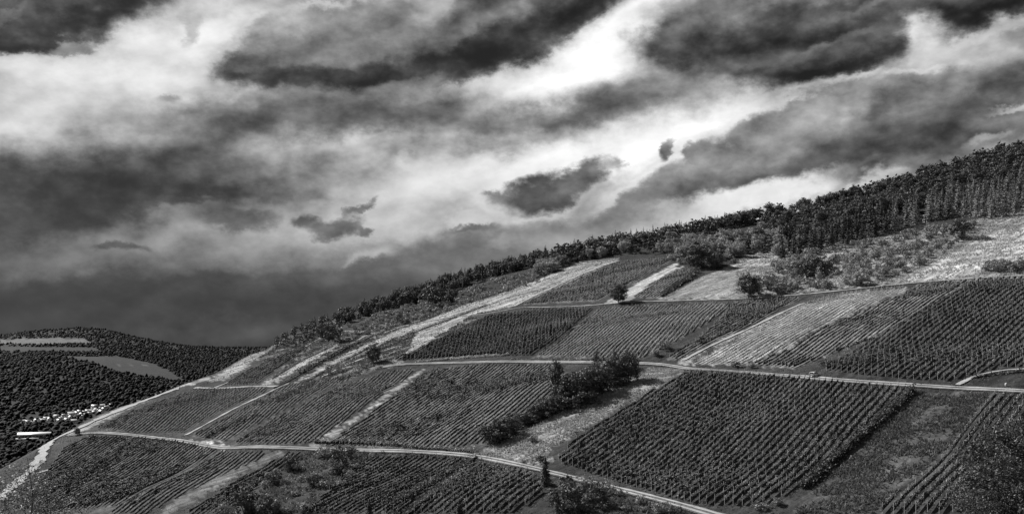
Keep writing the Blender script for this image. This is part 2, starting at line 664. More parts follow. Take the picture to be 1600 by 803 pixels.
M_GROUND = mat_ground()
M_VINE = mat_leaf("sun_toned_vine_leaves", .37, .55, .2, .2, .6)  # lighter leaf colour paints in the sun on upper and middle plots
M_VINE_DARK = mat_leaf("shade_toned_vine_leaves", .30, .6, .15, .2, .6)  # darker leaf colour paints in the weaker light on the lower plots
M_CORE_SHADE = mat_plain("dark_shade_core", .035, .95, .3)  # near-black colour standing for the shade inside rows and hedges
M_VINE_PALE = mat_leaf("young_vine_leaves", .36, .4, .3, .2, .6)
M_POST = mat_plain("weathered_post", .45, .7, .15)
M_LEAF = mat_leaf("broadleaf_leaves", .10, .4, .15, .2, .6)
M_LEAF_LIGHT = mat_leaf("pale_broadleaf_leaves", .32, .4, .2, .25, .55)
M_SCRUB = mat_leaf("scrub_leaves", .30, .45, .1, .2, .6)
M_NEEDLE = mat_leaf("spruce_needles", .045, .35, .06, .2, .6)
M_BARK = mat_plain("bark", .11, .9, .3, 3.0)
M_NEAR = mat_leaf("near_leaves", .075, .7, .2, .25, .5)
M_DRY = mat_leaf("dry_grass_blades", .42, .3, .35, .2, .7, .25)
M_WEED = mat_leaf("weed_blades", .12, .5, .3, .2, .6, .5)
M_TRACK = mat_plain("pale_gravel", .37, .95, .2, .5)
M_PLASTER = mat_plain("white_plaster", .80, .8, .06)
M_ROOF = mat_plain("slate_roof", .13, .5, .2, .6, .4)
M_ROOF_LIGHT = mat_plain("pale_sheet_roof", .72, .45, .06, .2, .5)
M_GLASS = mat_plain("dark_window_glass", .03, .1, .1, .5, .6)
M_WHITE = mat_plain("white_paint", .80, .3, .04, 1.0, .5)
M_TYRE = mat_plain("black_rubber", .03, .8, .1)
M_STEEL = mat_plain("galvanised_steel", .35, .4, .1, 2.0, .6)
M_FAR = mat_leaf("cloud_shaded_far_leaves", .0065, .2, .02, .03, .7, .02)  # near-black leaf colour stands in for cloud shadow on the far hill


# ------------------------------------------------------------------ terrain
EDGE_PX = [(0, 726), (45, 702), (90, 677), (145, 652), (200, 630), (260, 608), (330, 586), (400, 547), (450, 524), (500, 506),
           (550, 490), (600, 475), (650, 461), (700, 443), (750, 427), (800, 415), (850, 406), (900, 396),
           (1000, 374), (1100, 356), (1200, 340), (1300, 322), (1400, 297), (1500, 263), (1600, 240), (1720, 196)]
SA, SC = .1875, -86.0


def plane_hit(x, y):
    dx, _, dz = px_dir(x, y)
    Y = SC / (dz - SA * dx - SA)
    return dx * Y, Y


EDGE = np.array([(-268, -260), (-265, 40), (-250, 200), (-232, 320)] + [plane_hit(*p) for p in EDGE_PX] +
                [(960, 1260), (1600, 1500)])


def edge_dist(x, y):
    best = np.full(x.shape, 1e12)
    sign = np.ones(x.shape)
    for (ax, ay), (bx, by) in zip(EDGE[:-1], EDGE[1:]):
        ex, ey = bx - ax, by - ay
        l2 = ex * ex + ey * ey
        t = np.clip(((x - ax) * ex + (y - ay) * ey) / l2, 0, 1)
        qx, qy = x - ax - t * ex, y - ay - t * ey
        d = qx * qx + qy * qy
        s = np.where(ex * qy - ey * qx > 0, 1.0, -1.0)
        u = d < best - 1e-9
        best = np.where(u, d, best)
        sign = np.where(u, s, sign)
    return np.sqrt(best) * sign


RIDGE_X = np.array([-9000, -3600, -2400, -2280, -2160, -2010, -1905, -1800, -1680, -1500, -1350, -1230, 0, 3000, 9000.])
RIDGE_Z = np.array([30, 45, 50, 68, 75, 76, 68, 42, 22, -2, -9, -12, -14, -10, 10.])
RISE_Y = np.array([-9000, 1950, 2200, 2600, 3000, 3600, 4200, 4800, 5300, 7000, 12000.])
RISE = np.array([0, 0, .06, .30, .47, .55, .75, 1.0, .98, .5, .3])


def smax(a, b, k):
    h = np.clip(.5 + .5 * (a - b) / k, 0, 1)
    return b * (1 - h) + a * h + k * h * (1 - h)


def height(x, y):
    x = np.asarray(x, dtype=float)
    y = np.asarray(y, dtype=float)
    und = (1.3 * np.sin(x * .043 + y * .018 + 1.0) * np.cos(y * .037 - x * .011) +
           .55 * np.sin(x * .083 - y * .071 + 2.2) + .45 * np.sin(x * .061 + y * .105 + .4))
    p = SA * (x + y) + SC + und
    far = 1 / (1 + np.exp(-(x + y - 1900) / 160.0))          # the slope ends in a plateau
    p = p * (1 - far) + (SA * 1900 + SC) * far
    d = edge_dist(x, y)
    e = np.clip(d + 10, 0, None)
    drop = np.where(e < 18, .5 * .03 * e * e, .5 * .03 * 18 * 18 + .54 * (e - 18))
    near = p - drop
    yy = np.maximum(y, 1.0)
    xr = x * 4800.0 / np.maximum(yy, 1500)
    rise = np.interp(y, RISE_Y, RISE)
    fh = -142 + (np.interp(xr, RIDGE_X, RIDGE_Z) + 142) * rise
    fh = fh + rise * (4 * np.sin(x * .006 + y * .004) + 3 * np.sin(y * .011 - x * .009))
    z = smax(near, fh, 6.0)
    r = np.hypot(x, y)
    knoll = -2.2 - .17 * r - .0002 * r * r + .5 * np.sin(x * .08) * np.sin(y * .07)
    return smax(z, knoll, 5.0)


GX0, GX1, GY0, GY1, GS = -400.0, 760.0, 60.0, 1240.0, 1.5
_gx = np.arange(GX0, GX1 + GS, GS)
_gy = np.arange(GY0, GY1 + GS, GS)
HGRID = height(*np.meshgrid(_gx, _gy, indexing='xy'))


def H(x, y):
    """height of the ground, from a 1.5 m grid near the slope"""
    x = np.asarray(x, dtype=float)
    y = np.asarray(y, dtype=float)
    shp = np.broadcast(x, y).shape
    x = np.broadcast_to(x, shp).ravel()
    y = np.broadcast_to(y, shp).ravel()
    out = np.empty(x.shape)
    m = (x >= GX0) & (x < GX1) & (y >= GY0) & (y < GY1)
    if m.any():
        fx = (x[m] - GX0) / GS
        fy = (y[m] - GY0) / GS
        i = fx.astype(int)
        j = fy.astype(int)
        fx -= i
        fy -= j
        out[m] = (HGRID[j, i] * (1 - fx) + HGRID[j, i + 1] * fx) * (1 - fy) + (HGRID[j + 1, i] * (1 - fx) + HGRID[j + 1, i + 1] * fx) * fy
    if not m.all():
        out[~m] = height(x[~m], y[~m])
    return out.reshape(shp)


def unproject(P):
    """photo pixels -> points on the terrain (first hit along the ray)"""
    P = np.asarray(P, dtype=float).reshape(-1, 2)
    dx = (P[:, 0] - 800) / F
    dz = (HZ - P[:, 1]) / F
    ys = np.concatenate([np.arange(60, 1300, 2.5), np.arange(1300, 6500, 14.0)])
    prev = np.full(len(P), 60.0)
    hit = np.full(len(P), np.nan)
    for Y in ys:
        below = (H(dx * Y, np.full(len(P), Y)) > dz * Y) & np.isnan(hit)
        if below.any():
            lo = prev.copy()
            hi = np.full(len(P), Y)
            for _ in range(14):
                mid = .5 * (lo + hi)
                b = H(dx * mid, mid) > dz * mid
                hi = np.where(b, mid, hi)
                lo = np.where(b, lo, mid)
            hit = np.where(below, hi, hit)
        prev[:] = Y
        if not np.isnan(hit).any():
            break
    hit = np.where(np.isnan(hit), 900.0, hit)
    X = dx * hit
    return np.stack([X, hit, H(X, hit)], axis=1)


def densify(P, step=14, closed=True):
    P = [tuple(p) for p in P]
    Q = []
    n = len(P)
    for i in range(n if closed else n - 1):
        a, b = P[i], P[(i + 1) % n]
        k = max(1, int(math.hypot(b[0] - a[0], b[1] - a[1]) / step))
        for j in range(k):
            t = j / k
            Q.append((a[0] + (b[0] - a[0]) * t, a[1] + (b[1] - a[1]) * t))
    if not closed:
        Q.append(P[-1])
    return Q


def wpoly(P):
    return unproject(densify(P))[:, :2]


def inside(poly, x, y):
    x = np.asarray(x)
    y = np.asarray(y)
    r = np.zeros(x.shape, dtype=bool)
    x0, y0 = poly.min(0)
    x1, y1 = poly.max(0)
    m = (x >= x0) & (x <= x1) & (y >= y0) & (y <= y1)
    if not m.any():
        return r
    xs, ys = x[m], y[m]
    q = np.zeros(xs.shape, dtype=bool)
    ax, ay = poly[-1]
    for bx, by in poly:
        c = (ay > ys) != (by > ys)
        if c.any():
            q ^= c & (xs < (bx - ax) * (ys - ay) / (by - ay + 1e-12) + ax)
        ax, ay = bx, by
    r[m] = q
    return r


def scatter(poly, n, r=rng):
    x0, y0 = poly.min(0)
    x1, y1 = poly.max(0)
    out = []
    c = 0
    while c < n:
        k = max(64, int((n - c) * 2.2))
        x = r.uniform(x0, x1, k)
        y = r.uniform(y0, y1, k)
        m = inside(poly, x, y)
        out.append(np.stack([x[m], y[m]], 1))
        c += m.sum()
    return np.concatenate(out)[:n]


def area(poly):
    x, y = poly[:, 0], poly[:, 1]
    return .5 * abs(np.dot(x, np.roll(y, -1)) - np.dot(y, np.roll(x, -1)))


# ------------------------------------------------------------------ land cover, traced as areas
# (ground albedo, photo outline); later ones lie over earlier ones
COVER = [
    (0.035, [(430, 540), (600, 475), (800, 412), (1000, 372), (1300, 320), (1740, 184), (1740, 428), (1100, 420), (900, 410), (700, 500), (430, 570)]),
    # scrub with pale turf
    (0.16, [(430, 545), (520, 520), (640, 500), (740, 465), (830, 440), (840, 450), (740, 500), (640, 560), (520, 600), (400, 560)]),
    (0.3, [(1150, 420), (1160, 400), (1250, 385), (1350, 375), (1450, 360), (1740, 296), (1740, 430), (1400, 442), (1200, 462), (1150, 465)]),
    # bright dry turf and verges
    (.35, [(600, 576), (640, 545), (652, 506), (720, 479), (800, 453), (905, 411), (968, 404), (905, 436), (830, 468), (800, 479), (740, 491), (690, 521), (640, 557), (612, 573)]),
    (.36, [(400, 605), (460, 568), (523, 535), (530, 540), (470, 574), (406, 611)]),
    (.36, [(461, 598), (530, 558), (607, 522), (650, 505), (655, 511), (612, 530), (545, 563), (490, 590)]),
    (0.34, [(340, 586), (400, 548), (420, 540), (445, 524), (440, 534), (400, 562), (360, 590), (320, 600)]),
    (0.34, [(90, 684), (140, 657), (200, 632), (262, 608), (330, 588), (330, 593), (280, 605), (220, 630), (160, 659), (120, 677)]),
    (0.44, [(945, 474), (1000, 440), (1055, 411), (1062, 418), (1010, 448), (985, 470)]),
    (0.46, [(1410, 442), (1440, 420), (1490, 396), (1530, 370), (1740, 325), (1740, 392), (1555, 412), (1530, 428), (1460, 440)]),
    (0.3, [(1028, 468), (1080, 440), (1130, 420), (1196, 418), (1165, 440), (1160, 466)]),
    (0.42, [(1145, 416), (1190, 392), (1245, 388), (1232, 402), (1200, 417)]),
    (0.46, [(1262, 406), (1300, 394), (1318, 392), (1300, 411), (1272, 414)]),
    # meadow strip
    (0.26, [(740, 712), (800, 682), (870, 648), (950, 606), (1020, 574), (1072, 578), (1000, 620), (900, 676), (862, 700), (850, 728), (790, 718)]),
    # lower scrub
    (0.055, [(380, 803), (430, 740), (480, 706), (640, 708), (745, 716), (640, 803)]),
    (0.055, [(860, 803), (880, 745), (960, 764), (1060, 792), (1080, 803)]),
    # pale turf strips between the vineyards
    (0.19, [(240, 803), (335, 745), (438, 704), (448, 706), (352, 750), (266, 803)]),
    (0.48, [(288, 688), (330, 690), (355, 696), (350, 703), (300, 696)]),
    (0.30, [(482, 700), (562, 645), (654, 578), (670, 574), (574, 645), (500, 700)]),
    (0.26, [(1054, 568), (1110, 540), (1180, 509), (1254, 473), (1260, 474), (1184, 511), (1115, 543), (1072, 570)]),
    # tired grass field
    (0.09, [(1240, 803), (1330, 705), (1430, 612), (1550, 612), (1490, 690), (1430, 745), (1365, 803)]),
    (0.05, [(1480, 598), (1520, 586), (1740, 580), (1740, 608), (1540, 602)]),
]

# vineyards: name of the place, outline, row direction (two photo points), spacing, height, leaves per metre, pale?, ground tone with sun patches painted in
VINEYARDS = [
    ("the broad dark vineyard below the middle track", [(868, 722), (905, 682), (1000, 624), (1076, 582), (1200, 588), (1300, 597), (1422, 607), (1335, 685), (1250, 757), (1195, 790), (1120, 792), (1060, 783), (1000, 765), (940, 748)],
     (870, 700), (1072, 578), 2.0, 2.0, 19, 0, .06),
    ("the vineyard climbing to the right edge of the photo", [(1284, 579), (1350, 540), (1440, 490), (1524, 438), (1600, 434), (1740, 433), (1740, 578), (1560, 574), (1510, 588), (1480, 596), (1400, 592), (1340, 586)],
     (1284, 580), (1525, 434), 2.1, 2.0, 17, 0, .06),
    ("the shaded vineyard beside the lower right bushes", [(1372, 803), (1440, 742), (1500, 682), (1548, 616), (1740, 622), (1740, 740), (1700, 803), (1460, 803)],
     (1390, 790), (1548, 616), 2.1, 1.9, 20, 0, .06),
    ("the small vineyard below the lower track", [(636, 803), (690, 762), (745, 724), (800, 733), (838, 742), (850, 770), (800, 803)],
     (640, 803), (760, 726), 2.1, 1.9, 18, 0, .06),
    ("the pale young vineyard with white stakes", [(1076, 570), (1122, 545), (1184, 513), (1260, 475), (1330, 458), (1418, 449), (1400, 462), (1330, 490), (1280, 512), (1230, 545), (1160, 570)],
     (1084, 568), (1262, 474), 1.9, 1.6, 6, 1, .42),
    ("the grey vineyard right of the pale young one", [(1170, 570), (1235, 546), (1285, 515), (1335, 493), (1405, 464), (1430, 448), (1516, 438), (1436, 490), (1350, 534), (1290, 556), (1240, 576)],
     (1284, 580), (1525, 434), 1.9, 1.55, 7, 0, 0.203),
    ("the narrow vineyard above the hedge end", [(1042, 560), (1085, 536), (1120, 505), (1150, 472), (1250, 465), (1180, 505), (1110, 535), (1055, 563)],
     (1060, 560), (1240, 470), 1.9, 1.55, 7, 0, 0.179),
    ("the weedy vineyard below the lone tree", [(838, 557), (880, 530), (938, 482), (1000, 478), (1142, 474), (1115, 498), (1060, 530), (1000, 560)],
     (838, 557), (938, 482), 1.9, 1.45, 6, 0, 0.179),
    ("the dark vineyard above the upper track", [(614, 564), (700, 524), (762, 494), (850, 484), (928, 482), (875, 530), (828, 556), (760, 556), (700, 560)],
     (640, 562), (780, 488), 1.9, 1.9, 7, 0, 0.05),
    ("the top vineyard left of the lone tree", [(818, 476), (890, 442), (965, 410), (1055, 404), (1000, 434), (935, 470)],
     (830, 474), (970, 408), 1.9, 1.55, 6, 0, 0.214),
    ("the top vineyard right of the lone tree", [(988, 466), (1050, 426), (1075, 420), (1086, 426), (1050, 448), (1028, 466)],
     (990, 466), (1070, 422), 1.9, 1.35, 4, 0, 0.214),
    ("the wide vineyard between the two tracks", [(510, 696), (590, 640), (668, 580), (760, 570), (862, 570), (866, 600), (850, 640), (790, 668), (750, 694), (690, 700), (600, 698)],
     (560, 694), (690, 612), 1.9, 1.55, 7, 0, 0.143),
    ("the vineyard left of the grass lane", [(360, 694), (430, 655), (520, 610), (600, 582), (654, 576), (570, 634), (488, 692), (420, 694)],
     (380, 694), (520, 600), 1.9, 1.55, 7, 0, 0.102),
    ("the vineyard above the track bend", [(300, 682), (370, 645), (452, 600), (500, 596), (570, 582), (500, 612), (420, 652), (350, 690)],
     (300, 682), (420, 604), 1.9, 1.45, 6, 0, 0.128),
    ("the dark left vineyard under the ridge path", [(150, 670), (220, 638), (310, 608), (430, 606), (400, 618), (340, 645), (285, 676), (220, 676)],
     (205, 676), (310, 610), 1.9, 1.45, 6, 0, 0.093),
    ("the lower left vineyard", [(45, 780), (75, 735), (100, 700), (140, 682), (220, 684), (280, 690), (345, 704), (270, 745), (180, 790), (80, 800)],
     (215, 792), (352, 706), 1.9, 1.55, 7, 0, 0.102),
    ("the lowest left vineyard", [(90, 803), (190, 790), (275, 747), (350, 706), (430, 706), (330, 748), (225, 803)],
     (215, 792), (352, 706), 1.9, 1.45, 7, 0, 0.102),
    ("the vineyard above the low scrub", [(290, 803), (370, 752), (455, 708), (480, 708), (430, 735), (360, 803)],
     (300, 803), (460, 708), 1.9, 1.7, 7, 0, 0.05),
    ("the weedy plot under the lower track", [(560, 717), (650, 712), (735, 718), (690, 752), (625, 803), (470, 803), (520, 762)],
     (560, 790), (690, 722), 2.1, 1.4, 6, 0, .06),
    ("the small steep plot under the ridge", [(420, 612), (472, 580), (534, 545), (590, 523), (530, 554), (460, 594)],
     (420, 606), (560, 548), 1.9, 1.5, 5, 0, 0.1),
    ("the upper left ridge plot", [(345, 604), (380, 583), (440, 555), (480, 541), (455, 562), (398, 601)],
     (345, 604), (440, 545), 1.9, 1.5, 5, 0, 0.085),
]
for v in VINEYARDS:
    v_poly = wpoly(v[1])
    COVER.append((v[8], v_poly))

FAR_FIELDS = [
    (.13, [(0, 531), (40, 529), (90, 528), (130, 529), (150, 536), (60, 538), (0, 537)]),
    (.028, [(0, 541), (60, 542), (150, 543), (158, 550), (60, 549), (0, 549)]),
    (.028, [(60, 556), (120, 557), (185, 557), (232, 566), (262, 578), (292, 596), (250, 592), (200, 584), (165, 577), (145, 566), (120, 562)]),
    (.09, [(150, 569.3), (230, 569.8), (230, 570.6), (150, 570.6)]),
]
# ------------------------------------------------------------------ ground sheet
def build_ground():
    a_f = np.radians(np.arange(-33, 33.01, .15))
    a_c = np.radians(np.concatenate([np.arange(35, 327, 6.0)]))
    ang = np.concatenate([a_f, a_c])
    rad = np.concatenate([[.01], np.arange(4, 150, 6.0), np.arange(150, 1120, 3.0)])
    r = rad[-1]
    tail = []
    while r < 16000:
        r *= 1.022
        tail.append(r)
    rad = np.concatenate([rad, tail])
    A, R = np.meshgrid(ang, rad)
    X = (R * np.sin(A)).ravel()
    Y = (R * np.cos(A)).ravel()
    Z = H(X, Y)
    cov = np.full(X.shape, .05)
    # jitter the look-up so that the borders are ragged
    jx = X + 1.2 * np.sin(X * .9 + Y * 1.7) + .8 * np.sin(Y * 2.9 - X * 1.3)
    jy = Y + 1.2 * np.sin(Y * .8 - X * 1.1) + .8 * np.sin(X * 2.3 + Y * .7)
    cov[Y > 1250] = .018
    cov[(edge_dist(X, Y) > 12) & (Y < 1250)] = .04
    for alb, P in COVER:
        poly = P if isinstance(P, np.ndarray) else wpoly(P)
        cov[inside(poly, jx, jy)] = alb
    for alb, P in FAR_FIELDS:
        cov[inside(wpoly(P), X, Y)] = alb
    na, nr = len(ang), len(rad)
    i, j = np.meshgrid(np.arange(nr - 1), np.arange(na), indexing='ij')
    j2 = (j + 1) % na
    Fq = np.stack([i * na + j, i * na + j2, (i + 1) * na + j2, (i + 1) * na + j], -1).reshape(-1, 4)[:, ::-1]
    me = np_mesh("hillside", np.stack([X, Y, Z], 1), [Fq], [M_GROUND], smooth=True)
    at = me.attributes.new("cover", 'FLOAT', 'POINT')
    at.data.foreach_set("value", cov.astype(np.float32))
    o = obj("hillside", me)
    tag(o, "broad hillside of vineyards and dry turf above the valley", kind='structure')


build_ground()


# ------------------------------------------------------------------ tracks
def ribbon(P3, width, lift, name, mat, off=0.0, rough=.0):
    P3 = np.asarray(P3)[:, :2]
    seg = np.hypot(*np.diff(P3, axis=0).T)
    s = np.concatenate([[0], np.cumsum(seg)])
    n = max(2, int(s[-1] / 1.5))
    t = np.linspace(0, s[-1], n)
    x = np.interp(t, s, P3[:, 0])
    y = np.interp(t, s, P3[:, 1])
    k = 9
    ker = np.ones(k) / k
    if n > 3 * k:
        x = np.convolve(np.pad(x, k // 2, mode='edge'), ker, 'valid')
        y = np.convolve(np.pad(y, k // 2, mode='edge'), ker, 'valid')
    dx = np.gradient(x)
    dy = np.gradient(y)
    l = np.hypot(dx, dy) + 1e-9
    nx, ny = -dy / l, dx / l
    V = []
    wv = width * (1 + rough * (np.sin(t * .7) * .5 + np.sin(t * .23 + 1) * .5))
    cols = 4
    for c in range(cols + 1):
        q = off + wv * (c / cols - .5)
        V.append(np.stack([x + nx * q, y + ny * q], 1))
    V = np.stack(V, 1).reshape(-1, 2)
    z = H(V[:, 0], V[:, 1]) + lift
    i, j = np.meshgrid(np.arange(n - 1), np.arange(cols), indexing='ij')
    Fq = np.stack([i * (cols + 1) + j, i * (cols + 1) + j + 1, (i + 1) * (cols + 1) + j + 1, (i + 1) * (cols + 1) + j], -1).reshape(-1, 4)[:, ::-1]
    me = np_mesh(name, np.column_stack([V, z]), [Fq], [mat], smooth=True)
    o = obj(name, me)
    return o


M_VERGE = mat_plain("mown_verge", .13, .95, .3, 1.2)
TRACKS = [
    ("middle_track", "pale farm track crossing the middle of the slope", 2.5, 1,
     [(592, 575), (620, 570), (660, 568), (720, 567), (800, 565), (870, 566), (950, 567), (1010, 568), (1040, 570), (1076, 577),
      (1140, 580), (1200, 585), (1250, 589), (1300, 594), (1370, 599), (1440, 603), (1500, 607), (1550, 609), (1620, 613), (1740, 620)]),
    ("lower_track", "two rutted farm track winding across the lower slope", 2.3, 1,
     [(108, 680), (150, 676), (200, 679), (250, 685), (290, 690), (320, 696), (355, 701), (380, 699), (420, 699), (480, 701), (540, 703), (620, 705), (690, 708),
      (735, 712), (770, 718), (810, 727), (850, 736), (900, 748), (950, 760), (1000, 773), (1060, 789), (1110, 803), (1140, 812)]),
    ("ridge_track", "bright dirt track running down the left edge of the hill", 4.2, 0,
     [(-10, 786), (12, 768), (30, 750), (48, 736), (60, 722), (67, 708), (72, 696), (82, 688), (100, 679), (125, 668), (160, 652), (205, 634), (262, 612), (285, 606)]),
    ("upper_path", "light path along the top edge of the right hand vineyards", 1.1, 0,
     [(1740, 428), (1600, 431), (1540, 434), (1480, 438), (1400, 445), (1340, 452), (1270, 459), (1220, 463), (1150, 468), (1060, 470), (985, 472), (930, 477), (870, 480), (810, 481), (765, 490), (735, 493)]),
    ("grass_path", "narrow pale path dropping between two left hand vineyards", 1.5, 0,
     [(287, 682), (320, 664), (360, 642), (410, 618), (440, 603), (456, 597)]),
    ("ridge_path", "thin bright path below the left woods", 1.6, 0,
     [(300, 606), (345, 607), (400, 604), (440, 604)]),
    ("steep_path", "straight pale path beside the young vineyard", 1.6, 0,
     [(1062, 566), (1110, 541), (1170, 514), (1215, 492), (1256, 474)]),
    ("field_path", "pale path under the mown field edge", 1.2, 0, [(1130, 419), (1165, 417.5), (1200, 417.5)]),
    ("bank_path", "curved pale path round a dark hollow at the right edge", 1.2, 0,
     [(1496, 602), (1520, 590), (1550, 582), (1575, 578.5), (1610, 577), (1690, 577)]),
    ("slope_path", "thin path slanting over the bright upper turf", 1.3, 0,
     [(612, 513), (640, 508), (690, 498), (735, 492)]),
    ("high_path", "bright strip along the left side of the top vineyard", 2.4, 0,
     [(800, 480), (840, 460), (890, 437), (930, 420), (968, 407)]),
    ("wood_path", "light line under the woods above the top vineyard", 1.5, 0, [(905, 410), (935, 407), (968, 404)]),
    ("terrace_path", "bright bare strip on the crest of the left ridge", 1.6, 0, [(400, 549), (420, 536), (441, 524)]),
    ("terrace_path", "bright path under the bushes of the left ridge", 1.3, 0, [(470, 546), (498, 530), (520, 516)]),
    ("terrace_path", "long thin path slanting up through the left turf", 1.4, 0, [(440, 602), (470, 584), (505, 561), (540, 541), (575, 523)]),
    ("terrace_path", "thin path slanting past the pair of thin trees", 1.4, 0, [(500, 591), (540, 571), (575, 557), (622, 541)]),
    ("terrace_path", "long bright path under the left woods", 1.5, 0, [(596, 522), (640, 506), (690, 488), (740, 470), (790, 453)]),
    ("terrace_path", "bright path on the low left ridge", 1.3, 0, [(330, 608), (380, 589), (420, 567)]),
    ("terrace_path", "faint path inside the edge of the ridge", 1.2, 0, [(228, 656), (270, 640), (322, 613)]),
    ("left_path", "faint pale path near the top of the lower left vineyard", 1.0, 0, [(57, 740), (100, 727), (146, 713)]),
    ("left_path", "short pale path inside the lower left vineyard", 1.0, 0, [(140, 731), (170, 720), (196, 710)]),
    ("left_path", "pale path between the two lowest left vineyards", 1.3, 0, [(195, 792), (270, 754), (346, 713)]),
    ("left_path", "bright path fringing the lower left vineyard", 1.3, 0, [(190, 712), (225, 699), (258, 687)]),
]
TRACK_W = {}
for name, label, w, ruts, P in TRACKS:
    W = unproject(densify(P, 10, closed=False))
    TRACK_W[label] = W
    if ruts:
        tag(ribbon(W, w + .5, .22, name + "_verge", M_VERGE, 0, .15), "low grass crown of the " + name.replace('_', ' '), kind='structure')
        tag(ribbon(W, w * .28, .30, name, M_TRACK, w * .30, .45), label, kind='structure')
        tag(ribbon(W, w * .28, .30, name, M_TRACK, -w * .30, .35), label, kind='structure')
    else:
        tag(ribbon(W, w, .28, name, M_TRACK, 0, .5), label, kind='structure')


# ------------------------------------------------------------------ vine rows
def clip_rows(poly, d, spacing):
    d = d / np.linalg.norm(d)
    nrm = np.array([-d[1], d[0]])
    s = poly @ d
    t = poly @ nrm
    out = []
    for tt in np.arange(t.min() + spacing * .5, t.max(), spacing):
        xs = []
        for i in range(len(poly)):
            j = (i + 1) % len(poly)
            if (t[i] > tt) != (t[j] > tt):
                xs.append(s[i] + (tt - t[i]) * (s[j] - s[i]) / (t[j] - t[i]))
        xs.sort()
        for a, b in zip(xs[::2], xs[1::2]):
            a += rng.uniform(.2, 1.4)
            b -= rng.uniform(.2, 1.4)
            if b - a > 5:
                out.append((d * a + nrm * tt, d * b + nrm * tt))
    return out


def row_geometry(a, b, height, dens, pale, ydist):
    L = np.linalg.norm(b - a)
    d = (b - a) / L
    nrm = np.array([-d[1], d[0]])
    if ydist > 520:
        dens, size = dens * 1.1, .42
    elif ydist > 380:
        dens, size = dens * 1.2, .38
    else:
        size = .34
    n = max(6, int(L * dens))
    s = rng.uniform(0, L, n)
    # vines stand about 1.2 m apart: leaves gather round each of them, some are missing
    vine = np.round(s / 1.3)
    s = vine * 1.3 + rng.normal(0, .42, n)
    vig = .90 + .20 * np.sin(vine * 12.9898 + a[0] * 7.1) * np.sin(vine * 4.1 + a[1])
    keep = (np.sin(s * .37 + a[0]) + np.sin(s * .91 + a[1] * 1.3)) > -1.55
    keep &= rng.random(n) < .35 + .75 * vig
    s, vig = s[keep], vig[keep]
    n = len(s)
    lat = rng.normal(0, .2, n)
    hz = height * (.22 + .78 * rng.beta(2.4, 1.3, n)) * vig
    p = a[None] + d[None] * s[:, None] + nrm[None] * lat[:, None]
    c = np.column_stack([p, H(p[:, 0], p[:, 1]) + hz])
    nout = np.column_stack([nrm[None] * lat[:, None] * 2.2, hz - height * .62])
    V, Fq = leaf_quads(c, rng.uniform(.7, 1.3, n) * size, .2, .7, rng, nout)
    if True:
        # inner leaf wall, coloured near black for the shade inside the row
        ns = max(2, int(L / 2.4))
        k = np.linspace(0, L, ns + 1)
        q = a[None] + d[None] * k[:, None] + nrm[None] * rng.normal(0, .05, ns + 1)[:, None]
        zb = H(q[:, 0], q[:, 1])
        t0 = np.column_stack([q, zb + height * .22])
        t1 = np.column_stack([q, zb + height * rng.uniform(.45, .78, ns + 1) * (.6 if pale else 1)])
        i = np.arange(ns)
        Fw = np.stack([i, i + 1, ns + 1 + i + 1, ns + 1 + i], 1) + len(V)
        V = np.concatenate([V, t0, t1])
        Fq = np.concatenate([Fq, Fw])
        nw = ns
    # posts
    step = 4.6
    k = np.arange(0, L + .1, step)
    q = a[None] + d[None] * k[:, None]
    zb = H(q[:, 0], q[:, 1])
    ph = rng.uniform(1.05, 1.25, len(k)) * height + .12
    w = (.055 if ydist < 420 else .07) * (1.0 if pale else .8)
    PV, PF = [], []
    tri = [(math.cos(t) * w, math.sin(t) * w) for t in (0.4, 2.5, 4.6)]
    lean = rng.normal(0, .05, (len(k), 2))
    for i in range(len(k)):
        m = len(PV)
        for (u, v) in tri:
            PV.append((q[i, 0] + u, q[i, 1] + v, zb[i] - .2))
        for (u, v) in tri:
            PV.append((q[i, 0] + u + lean[i, 0], q[i, 1] + v + lean[i, 1], zb[i] + ph[i]))
        for e in range(3):
            f = (e + 1) % 3
            PF.append((m + e, m + f, m + 3 + f, m + 3 + e))
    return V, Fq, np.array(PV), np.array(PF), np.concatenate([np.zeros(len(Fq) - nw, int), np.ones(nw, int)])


DARK_PLOTS = (0, 1, 2, 3, 8)  # plots kept in the darker leaf colour, as if out of the sun


def vine_mat(vi):
    return M_VINE_PALE if VINEYARDS[vi][7] else M_VINE_DARK if vi in DARK_PLOTS else M_VINE


rows = []
for vi, (place, P, d0, d1, sp, hgt, dens, pale, g) in enumerate(VINEYARDS):
    poly = wpoly(P)
    w2 = unproject([d0, d1])[:, :2]
    for a, b in clip_rows(poly, w2[1] - w2[0], sp):
        mid = (a + b) / 2
        rows.append((np.linalg.norm(b - a) / mid[1] * (.05 if mid[0] / mid[1] > .51 else 1), vi, a, b, mid[1]))
rows.sort(key=lambda r: -r[0])
print("vine rows", len(rows), "metres", sum(np.linalg.norm(r[3] - r[2]) for r in rows))
order = {}
for sz, vi, a, b, yd in rows:
    m = (a + b) / 2
    order.setdefault(vi, []).append((m[0] / m[1], tuple(a)))
for vi in order:
    order[vi] = {k: i + 1 for i, (_, k) in enumerate(sorted(order[vi]))}


def nth(n):
    return "%d%s" % (n, "th" if 10 <= n % 100 <= 20 else {1: "st", 2: "nd", 3: "rd"}.get(n % 10, "th"))


